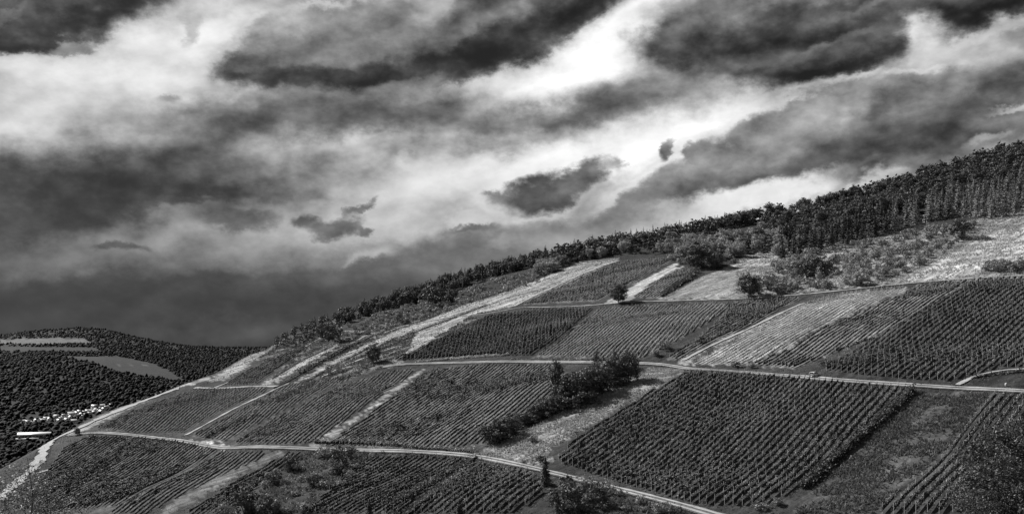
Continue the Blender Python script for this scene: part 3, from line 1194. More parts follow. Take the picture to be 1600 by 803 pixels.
rest = {}
tri_count = 0
for ri, (sz, vi, a, b, yd) in enumerate(rows):
    place, P, d0, d1, sp, hgt, dens, pale, g = VINEYARDS[vi]
    V, Fq, PV, PF, MI = row_geometry(a, b, hgt, dens, pale, yd)
    tri_count += 2 * len(Fq) + 2 * len(PF)
    if ri < 300:
        org = np.array([a[0], a[1], float(H(a[0], a[1]))])
        me = np_mesh("vine_row", V - org, [Fq], [vine_mat(vi), M_CORE_SHADE], MI)
        o = obj("vine_row", me, loc=org)
        tag(o, nth(order[vi][tuple(a)]) + " row from the left in " + place, "vine row", "vine rows in " + place)
        pm = np_mesh("vine_posts", PV - org, [PF], [M_POST])
        tag(obj("vine_posts", pm, o), kind="stuff")
    else:
        rest.setdefault(vi, []).append((V, Fq, PV, PF, MI))
for vi, L_ in rest.items():
    place, P, d0, d1, sp, hgt, dens, pale, g = VINEYARDS[vi]
    G, GP = Geo(), Geo()
    for V, Fq, PV, PF, MI in L_:
        G.add(V, Fq)
        G.M[-1] = MI
        GP.add(PV, PF)
    o = obj("vine_rows", G.mesh("vine_rows", [vine_mat(vi), M_CORE_SHADE]))
    tag(o, "distant vine rows filling " + place, "vine rows", kind="stuff")
    tag(obj("vine_posts", GP.mesh("vine_posts", [M_POST]), o), kind="stuff")
print("row tris", tri_count)


# ------------------------------------------------------------------ grass and weeds
def tufts(name, label, polys, per_m2, hgt, mat, spread=.25, blades=3, avoid=(), streak=False):
    V, n = [], 0
    for P in polys:
        poly = wpoly(P)
        k = int(area(poly) * per_m2)
        if k < 4:
            continue
        p = scatter(poly, k)
        # clumped growth
        q = np.sin(p[:, 0] * .35 + 1.7 * np.sin(p[:, 1] * .21)) + np.sin(p[:, 1] * .43 + 1.3 * np.sin(p[:, 0] * .27)) + rng.normal(0, .8, k)
        if streak:
            c = (p[:, 0] - p[:, 1]) * .7071 + 1.5 * np.sin((p[:, 0] + p[:, 1]) * .03)
            q = np.sin(c * .8) + np.sin(c * 1.9 + 1) + .8 * np.sin(c * .31 + 2) + rng.normal(0, .6, k) - 1.2
        p = p[q > -.6]
        for av in avoid:
            p = p[~inside(av, p[:, 0], p[:, 1])]
        k = len(p)
        for _ in range(blades):
            t = rng.uniform(0, 2 * math.pi, k)
            w = rng.uniform(.10, .24, k) * hgt / .6
            h = rng.uniform(.45, 1.25, k) * hgt
            b = p + rng.normal(0, spread * .4, (k, 2))
            z = H(b[:, 0], b[:, 1])
            ux, uy = np.cos(t) * w, np.sin(t) * w
            l1, l2 = rng.normal(0, spread, (2, k))
            V.append(np.stack([np.column_stack([b[:, 0] - ux, b[:, 1] - uy, z - .05]),
                               np.column_stack([b[:, 0] + ux, b[:, 1] + uy, z - .05]),
                               np.column_stack([b[:, 0] + l1, b[:, 1] + l2, z + h])], 1).reshape(-1, 3))
    V = np.concatenate(V)
    Ft = np.arange(len(V)).reshape(-1, 3)
    o = obj(name, np_mesh(name, V, [Ft], [mat]))
    tag(o, label, "grass", kind="stuff")
    print(name, len(Ft))


C = [c[1] for c in COVER]
tufts("dry_grass", "dry pale grass on the upper slope and the path verges", [C[3], C[4], C[5], C[6], C[7], C[8], C[9], C[11], C[12], C[16], C[17], C[18], C[19]], .55, .32, M_DRY)
tufts("scrub_grass", "rough pale turf between the upper bushes", [C[2]], .8, .7, M_DRY)
tufts("meadow_grass", "standing meadow grass in the strip beside the hedge", [C[13]], 3.0, .6, mat_leaf("meadow_blades", .34, .35, .35, .2, .6, .3))
tufts("weeds", "tall weeds in the neglected grass field at lower right", [C[20]], 3.2, .7, M_WEED, .5)
tufts("low_scrub", "tangled low weeds on the lower slope", [C[14], C[15], C[1]], 1.2, .8, M_WEED, .5, 3, [wpoly(C[i]) for i in (3, 4, 5, 6)])
tufts("mown_grass", "short grass stubble in the mown field", [C[10]], 2.0, .3, M_DRY)

# sparse growth over the whole slope
ALL = [(430, 545), (640, 480), (850, 410), (1100, 370), (1740, 250), (1740, 803), (-20, 803), (-10, 740), (100, 680), (270, 612)]
tufts("field_weeds", "thin weeds and grass over all the slope", [ALL], .7, .45, M_WEED, .3, 2, [wpoly(v[1]) for v in VINEYARDS] + [wpoly(C[i]) for i in (3, 4, 5, 6, 7, 8, 9, 10, 11, 12, 16, 17, 18, 19)])
tufts("turf_weeds", "dark weeds scattered through the bright upper turf", [C[3], C[4], C[5], C[6]], 1.1, .5, M_WEED, .3, 3, (), True)


def verge_grass():
    V = []
    for name, label, w, ruts, P in TRACKS:
        W = TRACK_W[label][:, :2]
        seg = np.hypot(*np.diff(W, axis=0).T)
        sl = np.concatenate([[0], np.cumsum(seg)])
        k = int(sl[-1] * 5)
        t = rng.uniform(0, sl[-1], k)
        x, y = np.interp(t, sl, W[:, 0]), np.interp(t, sl, W[:, 1])
        e = .5
        dx, dy = np.interp(t + e, sl, W[:, 0]) - np.interp(t - e, sl, W[:, 0]), np.interp(t + e, sl, W[:, 1]) - np.interp(t - e, sl, W[:, 1])
        l = np.hypot(dx, dy) + 1e-6
        off = (w * .5 + .15 + np.abs(rng.normal(0, .5, k))) * rng.choice([-1, 1], k)
        off = np.where((rng.random(k) < .12) & (ruts == 1), rng.normal(0, .15, k), off)
        x, y = x - dy / l * off, y + dx / l * off
        a = rng.uniform(0, 6.28, k)
        hw = rng.uniform(.08, .2, k)
        h = rng.uniform(.15, .55, k)
        z = H(x, y)
        V.append(np.stack([np.column_stack([x - np.cos(a) * hw, y - np.sin(a) * hw, z]), np.column_stack([x + np.cos(a) * hw, y + np.sin(a) * hw, z]),
                           np.column_stack([x + rng.normal(0, .15, k), y + rng.normal(0, .15, k), z + .1 + h])], 1).reshape(-1, 3))
    V = np.concatenate(V)
    o = obj("verge_grass", np_mesh("verge_grass", V, [np.arange(len(V)).reshape(-1, 3)], [M_WEED]))
    tag(o, "ragged grass along the margins of the farm tracks", "grass", kind="stuff")


verge_grass()


# ------------------------------------------------------------------ trees and bushes
def crown_pts(n, per, rx, rz, cz, lump=.15, r=rng, hollow=.45, flat=.0):
    c = r.normal(size=(n, 3))
    c /= np.linalg.norm(c, axis=1)[:, None]
    rad = (hollow + (1 - hollow) * r.random(n)) ** .7
    rad *= 1 + .22 * np.sin(c[:, 0] * 5 + c[:, 2] * 3 + r.uniform(0, 6)) * (c[:, 2] > -.5)
    ctr = c * rad[:, None] * np.array([rx, rx, rz])
    ctr[:, 2] = np.where(ctr[:, 2] < 0, ctr[:, 2] * (1 - flat), ctr[:, 2]) + cz
    off = r.normal(0, 1, (n * per, 3))
    off /= np.linalg.norm(off, axis=1)[:, None]
    p = np.repeat(ctr, per, axis=0) + off * lump * .72 * (r.random(n * per) ** .4)[:, None] * np.array([1, 1, .8])
    return np.column_stack([p, off + .5 * np.repeat(c, per, axis=0)])


def limb_geo(G, h, rx, cz, n=6, r=rng, m=1, tr=.022):
    top = np.array([r.normal(0, .02), r.normal(0, .02), h])
    pts = [np.array([0, 0, -.04]), np.array([.006, 0, .12]), np.array([r.normal(0, .012), r.normal(0, .012), cz * .75]), top]
    G.tube(pts, [tr * 1.5, tr, tr * .75, tr * .2], 6, m)
    for k in range(n):
        a = 2 * math.pi * (k + r.random() * .6) / n
        z0 = cz * r.uniform(.45, .95)
        b = np.array([0, 0, z0])
        e = np.array([math.cos(a) * rx * .8, math.sin(a) * rx * .8, z0 + r.uniform(.10, .32)])
        G.tube([b, (b + e) / 2 + np.array([0, 0, -.02]), e], [tr * .5, tr * .35, tr * .1], 4, m)


def broadleaf_mesh(name, mat, seed, n=70, per=34, leaf=.058, rx=.36, rz=.43, cz=.57, split=False):
    r = np.random.default_rng(seed)
    p = crown_pts(n, per, rx, rz, cz, .17, r)
    p = p[p[:, 2] > .06]
    V, Fq = leaf_quads(p[:, :3], r.uniform(.7, 1.35, len(p)) * leaf, .25, .75, r, p[:, 3:])
    T = Geo()
    limb_geo(T, .9, rx, cz, 6, r, 0 if split else 1)
    if split:
        return np_mesh("crown", V, [Fq], [mat]), T.mesh("trunk", [M_BARK], True)
    G = Geo()
    G.add(V, Fq, 0)
    for v, f, m in zip(T.V, T.F, T.M):
        G.V.append(v); G.F.append(f - 0 + G.n); G.M.append(m)
    G.n += T.n
    return G.mesh(name, [mat, M_BARK])


def spruce_mesh(name, mat, seed, whorls=15, br=13, leaf=.05, rb=.18, split=False, z0=.05, per=6):
    r = np.random.default_rng(seed)
    P, S = [], []
    for i in range(whorls):
        t = i / (whorls - 1)
        z = z0 + (1 - z0) * t ** .9
        R = rb * (1 - t) ** .9 * (.75 + .5 * r.random()) + .008
        for k in range(max(3, int(br * (1 - .6 * t)))):
            a = r.uniform(0, 2 * math.pi)
            for q in range(per):
                s = (q + .5 + r.uniform(-.4, .4)) / per
                P.append((math.cos(a) * R * s, math.sin(a) * R * s, z - .35 * R * s + r.normal(0, .006), math.cos(a), math.sin(a), .7))
                S.append(leaf * (1.15 - .5 * t))
    P, S = np.array(P), np.array(S)
    V, Fq = leaf_quads(P[:, :3], S * r.uniform(.7, 1.3, len(S)), .3, .6, r, P[:, 3:])
    T = Geo()
    T.tube([(0, 0, -.03), (0, 0, .5), (0, 0, .97)], [.014, .009, .002], 5, 0 if split else 1)
    if split:
        return np_mesh("crown", V, [Fq], [mat]), T.mesh("trunk", [M_BARK], True)
    G = Geo()
    G.add(V, Fq, 0)
    G.add(np.concatenate(T.V), np.concatenate(T.F), 1)
    return G.mesh(name, [mat, M_BARK])


def shrub_mesh(name, mat, seed, n=34, per=26, leaf=.10, rx=.55, rz=.5, cz=.46, stems=5):
    r = np.random.default_rng(seed)
    p = crown_pts(n, per, rx, rz, cz, .26, r, .3, .1)
    p = p[p[:, 2] > .0]
    V, Fq = leaf_quads(p[:, :3], r.uniform(.6, 1.4, len(p)) * leaf, .25, .75, r, p[:, 3:])
    G = Geo()
    G.add(V, Fq, 0)
    for k in range(stems):
        a = r.uniform(0, 6.28)
        G.tube([(0, 0, -.06), (math.cos(a) * .15, math.sin(a) * .15, .35), (math.cos(a) * .35, math.sin(a) * .35, .7)], [.022, .015, .006], 4, 1)
    return G.mesh(name, [mat, M_BARK])


BROAD = [broadleaf_mesh("broadleaf_tree", M_LEAF, 10 + k, rx=rx_, rz=rz_, cz=cz_) for k, (rx_, rz_, cz_) in enumerate([(.36, .43, .56), (.42, .42, .55), (.30, .44, .55), (.38, .40, .58)])]
BROAD_LIGHT = [broadleaf_mesh("broadleaf_tree", M_LEAF_LIGHT, 20 + k, rx=rx_, rz=.45, cz=.53) for k, rx_ in enumerate([.40, .46, .36])]
SPRUCE = [spruce_mesh("spruce_tree", M_NEEDLE, 30 + k, rb=rb_) for k, rb_ in enumerate([.17, .20, .15, .22])]
M_NEEDLE_LIT = mat_leaf("sunlit_spruce_needles", .22, .45, .1, .2, .6)  # lighter needle colour paints sunlight onto the right-hand spruces
SPRUCE_LIT = [spruce_mesh("spruce_tree", M_NEEDLE_LIT, 40 + k, rb=rb_) for k, rb_ in enumerate([.18, .21, .16])]
SHRUB = [shrub_mesh("shrub", M_SCRUB, 50 + k, rx=rx_) for k, rx_ in enumerate([.55, .7, .6, .8])]
SHRUB_DARK = [shrub_mesh("shrub", M_LEAF, 60 + k, rx=rx_) for k, rx_ in enumerate([.55, .7, .62])]
LOW_BROAD = broadleaf_mesh("broadleaf_tree", M_LEAF, 70, 22, 10, .135)
LOW_SPRUCE = spruce_mesh("spruce_tree", M_NEEDLE, 71, 13, 7, .09, .18, per=3)
LOW_SHRUB = shrub_mesh("shrub", M_SCRUB, 72, 14, 9, .2, stems=1)


def mesh_arrays(me):
    V = np.empty(len(me.vertices) * 3, dtype=np.float32)
    me.vertices.foreach_get("co", V)
    lt = np.empty(len(me.polygons), dtype=np.int32)
    me.polygons.foreach_get("loop_total", lt)
    li = np.empty(len(me.loops), dtype=np.int32)
    me.loops.foreach_get("vertex_index", li)
    mi = np.empty(len(me.polygons), dtype=np.int32)
    me.polygons.foreach_get("material_index", mi)
    assert (lt == 4).all()
    return V.reshape(-1, 3), li.reshape(-1, 4), mi


def joined(name, label, cat, me, places):
    V, Fq, mi = mesh_arrays(me)
    VV, FF, MM = [], [], []
    for k, (x, y, z, h, w) in enumerate(places):
        a = rng.uniform(0, 6.28)
        c, s = math.cos(a), math.sin(a)
        VV.append(np.column_stack([x + (V[:, 0] * c - V[:, 1] * s) * h * w, y + (V[:, 0] * s + V[:, 1] * c) * h * w, z + V[:, 2] * h]))
        FF.append(Fq + k * len(V))
        MM.append(mi)
    o = obj(name, np_mesh(name, np.concatenate(VV), [np.concatenate(FF)], list(me.materials), np.concatenate(MM)))
    tag(o, label, cat, kind="stuff")
    print(name, "stuff", len(places), "tris", 2 * sum(len(f) for f in FF))


def stand(me, p, h, label, cat, group=None, wid=1.0):
    o = obj(me.name.split('.')[0], me, loc=p)
    o.rotation_euler = (rng.normal(0, .03), rng.normal(0, .03), rng.uniform(0, 6.28))
    o.scale = (h * wid, h * wid, h)
    return tag(o, label, cat, group)


def at(x, y):
    return unproject([(x, y)])[0]


def thing_tree(name, x, y, hpx, crown, trunk, label, cat, wid=1.0, group=None):
    p = at(x, y)
    h = hpx / F * p[1]
    root = bpy.data.objects.new(name, None)
    COL.objects.link(root)
    root.location = p
    root.empty_display_size = 1
    tag(root, label, cat, group)
    rz = rng.uniform(0, 6.28)
    for nm, me in (("crown", crown), ("trunk", trunk)):
        o = obj(nm, me, root)
        o.scale = (h * wid, h * wid, h)
        o.rotation_euler.z = rz
    return root


B_A = broadleaf_mesh("x", M_LEAF, 101, 120, 36, .048, .44, .46, .52, split=True)
B_B = broadleaf_mesh("x", M_LEAF, 102, 110, 36, .050, .44, .45, .53, split=True)
B_S = broadleaf_mesh("x", M_LEAF_LIGHT, 103, 50, 24, .055, .36, .42, .56, split=True)
B_P = broadleaf_mesh("x", M_LEAF, 104, 80, 30, .042, .15, .46, .50, split=True)
B_W = broadleaf_mesh("x", M_LEAF, 105, 150, 34, .05, .62, .45, .50, split=True)
S_A = spruce_mesh("x", M_LEAF, 106, 24, 16, .085, .31, split=True, z0=.03, per=8)

T = thing_tree
T("round_tree", 583, 567, 28, *B_A, "dark round tree standing alone above the bend of the middle track", "tree")
T("young_tree", 513, 586, 19, *B_S, "small thin tree on the turf, left of the pair", "tree", 1.0)
T("young_tree", 529, 582, 18, *B_S, "small thin tree on the turf, right of the pair", "tree", 1.0)
T("round_tree", 967, 474, 31, *B_B, "lone bushy tree on the path above the weedy vineyard", "tree")
T("round_tree", 1170, 465, 37, *B_A, "broad leafy tree at the corner of the pale mown field", "tree", 1.08)
T("spreading_tree", 1090, 420, 40, *B_W, "big spreading tree at the top corner of the mown field", "tree", 1.0)
T("spreading_tree", 1118, 419, 26, *B_W, "lower tree merging with the right side of the big spreading tree", "tree", .9)
T("round_tree", 121, 680, 12, *B_A, "tiny round bush like tree where the ridge track meets the lower track", "tree", 1.0)
T("dark_conifer", 852, 757, 42, *S_A, "dark cone shaped conifer standing on the lower track", "tree", 1.0)
T("dark_conifer", 577, 806, 26, *S_A, "dark pointed conifer top at the bottom edge left of the centre", "tree", 1.0)
T("dark_conifer", 718, 808, 28, *S_A, "dark broad conifer top at the bottom edge below the small vineyard", "tree", 1.2)
# the copse between the wide vineyard and the meadow
COPSE = [("poplar_tree", 872, 622, 58, B_P, "slim poplar at the left end of the dark copse", 1.1),
         ("poplar_tree", 931, 582, 34, B_P, "slim poplar rising above the middle track from the copse", .9),
         ("poplar_tree", 962, 585, 36, B_P, "slim pale stemmed tree at the upper right of the copse", 1.0),
         ("copse_tree", 902, 628, 50, B_B, "tall dark tree in the left middle of the copse", .95),
         ("copse_tree", 928, 616, 46, B_A, "dense dark tree in the middle of the copse", 1.0),
         ("copse_tree", 955, 602, 44, B_B, "dark tree right of the middle of the copse", .9),
         ("copse_tree", 982, 597, 46, B_A, "rounded dark tree at the right end of the copse", .8),
         ("copse_tree", 884, 634, 34, B_B, "lower dark tree in front of the slim poplar", 1.0),
         ("copse_tree", 862, 645, 30, B_W, "spreading tree at the lower left of the copse", .9),
         ("copse_tree", 838, 655, 26, B_W, "low spreading tree below the copse", .8),
         ("copse_tree", 815, 664, 20, B_W, "small bushy tree between the copse and the dark thicket", .9),
         ("copse_tree", 790, 684, 36, B_W, "dark thicket tree beside the meadow strip", .85),
         ("copse_tree", 766, 690, 30, B_W, "dark thicket tree at the foot of the wide vineyard", .9)]
for nm, x, y, h, B, lab, wd in COPSE:
    T(nm, x, y, h, *B, lab, "tree", wd * (1.15 if B is B_P else 1.35))
# bushes below the lower track
for x, y, h, w, lab in [(915, 632, 26, 1.4, "dark undergrowth bush in front of the copse middle"),
                        (942, 614, 24, 1.4, "dark undergrowth bush below the right half of the copse"),
                        (890, 640, 24, 1.4, "dark undergrowth bush at the left foot of the copse"),
                        (968, 604, 22, 1.4, "dark undergrowth bush at the right foot of the copse"),
                        (850, 652, 22, 1.5, "dark bush trailing down left from the copse"),
                        (826, 662, 18, 1.5, "dark bush farther down the trail left of the copse"),
                        (803, 674, 20, 1.5, "dark bush between the trail and the thicket"),
                        (778, 692, 24, 1.5, "dark bush at the lower end of the thicket"),
                        (905, 800, 52, 1.0, "large dark bush below the lower track near the dark conifer"),
                        (885, 766, 26, 1.0, "small dark bush touching the lower track beside the conifer"),
                        (872, 795, 34, .9, "dark bush left of the large bush at the bottom edge"),
                        (938, 792, 34, .9, "dark bush right of the large bush at the bottom edge"),
                        (945, 766, 20, 1.0, "small round bush on the lower side of the track"),
                        (455, 734, 24, 1.1, "dark bush in the middle of the low scrub"),
                        (430, 758, 20, 1.1, "dark bush lower down in the low scrub"),
                        (538, 726, 32, 1.0, "tall round bush under the hedge of the lower track"),
                        (508, 714, 18, 1.2, "wide bush just below the lower track"),
                        (528, 742, 20, 1.1, "bush below the tall round bush of the scrub"),
                        (488, 760, 20, 1.3, "low dark bush in the lower part of the scrub"),
                        (384, 806, 42, 1.0, "dark tree like bush at the bottom edge left of the scrub"),
                        (420, 806, 36, .9, "dark bush at the bottom edge beside the scrub"),
                        (352, 806, 22, 1.0, "small bush at the bottom edge on the pale turf"),
                        (520, 532, 30, .9, "dark bush on the left turf below the skyline woods"),
                        (502, 528, 22, .9, "dark bush beside the bush on the left turf"),
                        (680, 478, 32, 1.0, "large dark bush in the slope below the left woods"),
                        (705, 472, 22, 1.0, "dark bush right of the large bush below the left woods"),
                        (832, 690, 12, 1.3, "small pale bush in the meadow strip"),
                        (845, 722, 12, 1.2, "small dark bush in the meadow near the lower track"),
                        (1040, 546, 14, 1.3, "low bush at the foot of the weedy vineyard"),
                        (1025, 556, 12, 1.3, "low bush beside the end of the middle track"),
                        (1150, 574, 10, 1.4, "low dark bush on the edge of the grey vineyard"),
                        (1175, 575, 9, 1.4, "low round bush above the middle track"),
                        (1290, 570, 10, 2.0, "low dark mound of brambles beside the white car"),
                        (1500, 372, 30, 1.1, "wide rounded bush at the foot of the tall spruces"),
                        (1345, 446, 20, 1.2, "round bush above the pale young vineyard"),
                        (1285, 430, 34, 1.0, "tall dark bush in the upper scrub"),
                        (1262, 436, 30, 1.0, "dark bush left of the tall bush in the upper scrub"),
                        (1240, 424, 18, 1.6, "wide low bush in the upper scrub"),
                        (1200, 452, 26, 1.0, "pale bush right of the corner tree"),
                        (1215, 458, 18, 1.0, "small pale bush near the end of the upper path"),
                        (1250, 388, 24, 1.0, "pale rounded tree in front of the spruce wall")]:
    p = at(x, y)
    stand(random.choice(SHRUB_DARK if "dark" in lab or "tall" in lab else SHRUB), p, h / F * p[1], lab, "bush", None, w)


# hedges: leaves heaped along a line, one hedge each
def hedge(P, hgt, wid, label, mat=M_LEAF, dens=26, leaf=.5, name="hedge"):
    W = unproject(densify(P, 8, closed=False))[:, :2]
    seg = np.hypot(*np.diff(W, axis=0).T)
    s = np.concatenate([[0], np.cumsum(seg)])
    n = int(s[-1] * dens)
    t = rng.uniform(0, s[-1], n)
    x = np.interp(t, s, W[:, 0])
    y = np.interp(t, s, W[:, 1])
    top = hgt * (.75 + .3 * np.sin(t * .9) * np.sin(t * .37 + 1) + .15 * np.sin(t * 2.3))
    z = top * rng.beta(1.6, 1.1, n)
    x = x + rng.normal(0, wid * .38, n)
    y = y + rng.normal(0, wid * .38, n)
    c = np.column_stack([x, y, H(x, y) + z])
    org = np.array([W[0, 0], W[0, 1], float(H(W[0, 0], W[0, 1]))])
    V, Fq = leaf_quads(c - org, rng.uniform(.6, 1.4, n) * leaf, .3)
    # hedge core, coloured near black for the shade within
    m = max(2, int(s[-1] / 2.0))
    t = np.linspace(0, s[-1], m + 1)
    x = np.interp(t, s, W[:, 0])
    y = np.interp(t, s, W[:, 1])
    dx, dy = np.gradient(x), np.gradient(y)
    l = np.hypot(dx, dy)
    nx, ny = -dy / l * wid * .2, dx / l * wid * .2
    hh = hgt * (rng.uniform(.45, .7, m + 1) if dens >= 40 else rng.uniform(.1, .35, m + 1))
    ring = []
    for q, up in ((-1, -.3), (-.8, 1), (.8, 1), (1, -.3)):
        px_, py_ = x + nx * q, y + ny * q
        ring.append(np.column_stack([px_, py_, H(px_, py_) + np.where(up > 0, hh, -.3)]) - org)
    R = np.stack(ring, 1).reshape(-1, 3)
    i, j = np.meshgrid(np.arange(m), np.arange(3), indexing='ij')
    Fc = np.stack([i * 4 + j, i * 4 + j + 1, (i + 1) * 4 + j + 1, (i + 1) * 4 + j], -1).reshape(-1, 4) + len(V)
    me = np_mesh(name, np.concatenate([V, R]), [np.concatenate([Fq, Fc])], [mat, M_CORE_SHADE], [0] * len(Fq) + [1] * len(Fc))
    tag(obj(name, me, loc=org), label, "hedge")


hedge([(1428, 612), (1384, 652), (1334, 695), (1294, 730), (1256, 764)], 2.4, 1.9, "long dark hedge between the broad vineyard and the grass field", dens=80)
hedge([(425, 592), (470, 564), (520, 541)], 1.3, 1.5, "low scrub line between two left ridge plots", M_SCRUB)
hedge([(470, 602), (530, 568), (590, 537)], 1.3, 1.5, "low scrub line above the pair of thin trees", M_LEAF)
hedge([(640, 522), (700, 500), (760, 477)], 1.2, 1.8, "low scrub line on the bright upper turf", M_SCRUB)
hedge([(560, 560), (610, 540), (650, 524)], 1.2, 1.5, "low scrub line left of the round tree", M_LEAF)
hedge([(490, 600), (465, 612), (432, 628)], 2.6, 2.2, "short dark hedge slanting between two left hand vineyards", leaf=.7)
hedge([(402, 648), (375, 660), (345, 672), (322, 684)], 2.6, 2.0, "dark hedge above the bend of the lower track", leaf=.7)
hedge([(492, 692), (540, 692), (590, 695), (640, 698)], 2.4, 1.4, "tall grass hedge along the upper side of the lower track", M_SCRUB)
hedge([(640, 699), (700, 703), (740, 706)], 1.4, 1.2, "low bank of growth along the lower track", M_SCRUB)
hedge([(745, 716), (700, 742), (650, 770), (600, 796)], 2.4, 2.4, "upper of two rough shrub rows in the bottom slope", M_LEAF)
hedge([(735, 730), (690, 765), (655, 790), (640, 803)], 2.4, 2.0, "lower of two rough shrub rows in the bottom slope", M_LEAF)
hedge([(1090, 426), (1075, 438), (1055, 450), (1034, 464)], 3.2, 3.2, "dark shrub row down the left side of the mown field", M_LEAF, leaf=.8)
hedge([(1375, 486), (1345, 496), (1310, 508)], 1.8, 1.6, "broken line of low bushes between the pale and grey vineyards", M_LEAF, 10, .7)
hedge([(1305, 548), (1340, 536), (1365, 528)], 1.2, 2.0, "low dark grass bank beside the climbing vineyard", M_SCRUB)
hedge([(1520, 591), (1550, 586), (1600, 581)], 1.0, 1.6, "dark bank inside the curved pale path", M_LEAF)
hedge([(650, 566), (720, 560), (780, 556), (795, 555)], 1.2, 1.6, "grassy bank above the middle track", M_DRY)
hedge([(800, 562), (880, 562), (1000, 563)], .7, 1.0, "rough grass fringe along the middle track", M_SCRUB)
hedge([(385, 555), (350, 572), (320, 588)], 1.5, 1.6, "low scrub fringe on the left ridge", M_SCRUB, 10, .7)


# ------------------------------------------------------------------ woods
def edge_band(x0, x1, d0, d1, spacing):
    """random points beside the crest of the slope, between two photo columns"""
    a = np.array(plane_hit(*[p for p in EDGE_PX if p[0] >= x0][0]))
    out = []
    P = np.array([plane_hit(*p) for p in EDGE_PX if x0 <= p[0] <= x1])
    lo, hi = P.min(0) - 60, P.max(0) + 60
    n = int((hi[0] - lo[0]) * (hi[1] - lo[1]) / (spacing * spacing))
    x = rng.uniform(lo[0], hi[0], n)
    y = rng.uniform(lo[1], hi[1], n)
    d = edge_dist(x, y)
    xi = 800 + F * x / y
    m = (d > d0) & (d < d1) & (xi > x0) & (xi < x1)
    return np.column_stack([x[m], y[m]])


def thin(P, dmin):
    """keep points at least dmin apart"""
    cell = {}
    keep = []
    for i, (x, y) in enumerate(P):
        k = (int(x // dmin), int(y // dmin))
        ok = True
        for a in (-1, 0, 1):
            for b in (-1, 0, 1):
                for (u, v) in cell.get((k[0] + a, k[1] + b), ()):
                    if (u - x) ** 2 + (v - y) ** 2 < dmin * dmin:
                        ok = False
        if ok:
            cell.setdefault(k, []).append((x, y))
            keep.append(i)
    return P[keep]


def zone(P, dmin, fac=3.0):
    poly = wpoly(P)
    return thin(scatter(poly, int(area(poly) / (dmin * dmin) * fac)), dmin)


trees = []     # (rank, kind, x, y, height, width, label, group, variants)


def add_trees(pts, kind, h0, h1, w0, w1, label, group, variants, boost=1.0):
    for x, y in pts:
        h = rng.uniform(h0, h1) * (TAPER(x, y) if "left skyline" in group else 1)
        trees.append((h / y * boost * (.05 if x / y > .515 else 1), kind, x, y, h, rng.uniform(w0, w1), label, group, variants))


def split_pts(pts, frac):
    m = rng.random(len(pts)) < frac
    return pts[m], pts[~m]


p = thin(edge_band(425, 840, -34, 10, 2.6), 4.4)
c_, b_ = split_pts(p, .35)
TAPER = lambda x, y: .42 + .58 * min(1, max(0, (800 + F * x / y - 425) / 200))
add_trees(b_, "broad", 5, 9.5, .95, 1.2, "dark leafy tree in the woods along the left skyline", "trees of the left skyline woods", BROAD, 1.3)
add_trees(c_, "spruce", 6.5, 11, 1.0, 1.5, "dark spruce in the woods along the left skyline", "spruces of the left skyline woods", SPRUCE, 1.3)
p = thin(edge_band(830, 1180, -52, 22, 2.8), 5.0)
c_, b_ = split_pts(p, .25)
add_trees(b_, "broad", 6, 10, 1.0, 1.4, "leafy tree in the woods along the middle skyline", "trees of the middle skyline woods", BROAD)
add_trees(c_, "spruce", 8, 12, 1.0, 1.5, "spruce in the woods along the middle skyline", "spruces of the middle skyline woods", SPRUCE)
p = zone([(840, 436), (900, 410), (1000, 396), (1070, 402), (1150, 402), (1220, 402), (1220, 370), (1150, 372), (1000, 382), (900, 400), (840, 418)], 6.0)
add_trees(p, "broad", 5, 9, .9, 1.3, "pale rounded tree on the slope under the middle skyline", "rounded trees under the middle skyline", BROAD_LIGHT, 1.1)
p = zone([(1170, 384), (1220, 394), (1300, 372), (1400, 342), (1500, 315), (1720, 262), (1720, 198), (1500, 266), (1400, 300), (1200, 343)], 8.2)
p2 = thin(edge_band(1180, 1720, -12, 30, 4.0), 7.0)
p = np.concatenate([p, p2])
m = (800 + F * p[:, 0] / p[:, 1] < 1300) & (rng.random(len(p)) < .6)
add_trees(p[m], "broad", 5, 8.5, 1.0, 1.4, "pale rounded tree among the dark trees left of the spruce wall", "pale trees left of the spruce wall", BROAD_LIGHT, 1.1)
p = p[~m]
add_trees(p, "broad", 7, 12, 1.0, 1.35, "dark leafy tree in the high woods at upper right", "trees of the high woods at upper right", BROAD, .9)
p = zone([(1215, 414), (1245, 404), (1300, 390), (1345, 380), (1395, 362), (1395, 345), (1300, 374), (1220, 396)], 5.8)
add_trees(p, "spruce", 10, 16, 1.1, 1.5, "dark spruce in the left half of the spruce wall", "dark spruces of the spruce wall", SPRUCE, 1.2)
p = zone([(1395, 364), (1440, 350), (1500, 338), (1545, 346), (1720, 298), (1720, 272), (1500, 318), (1395, 345)], 6.2)
add_trees(p, "spruce", 11, 18, 1.1, 1.5, "tall spruce with bright tips in the right half of the spruce wall", "bright tipped spruces of the spruce wall", SPRUCE_LIT, 1.2)
CLEAR = [wpoly(COVER[i][1]) for i in (9, 10, 11, 12)]


def open_pts(P, dmin, frac):
    q = zone(P, dmin)
    m = rng.random(len(q)) < frac
    for c in CLEAR:
        m &= ~inside(c, q[:, 0], q[:, 1])
    return q[m]


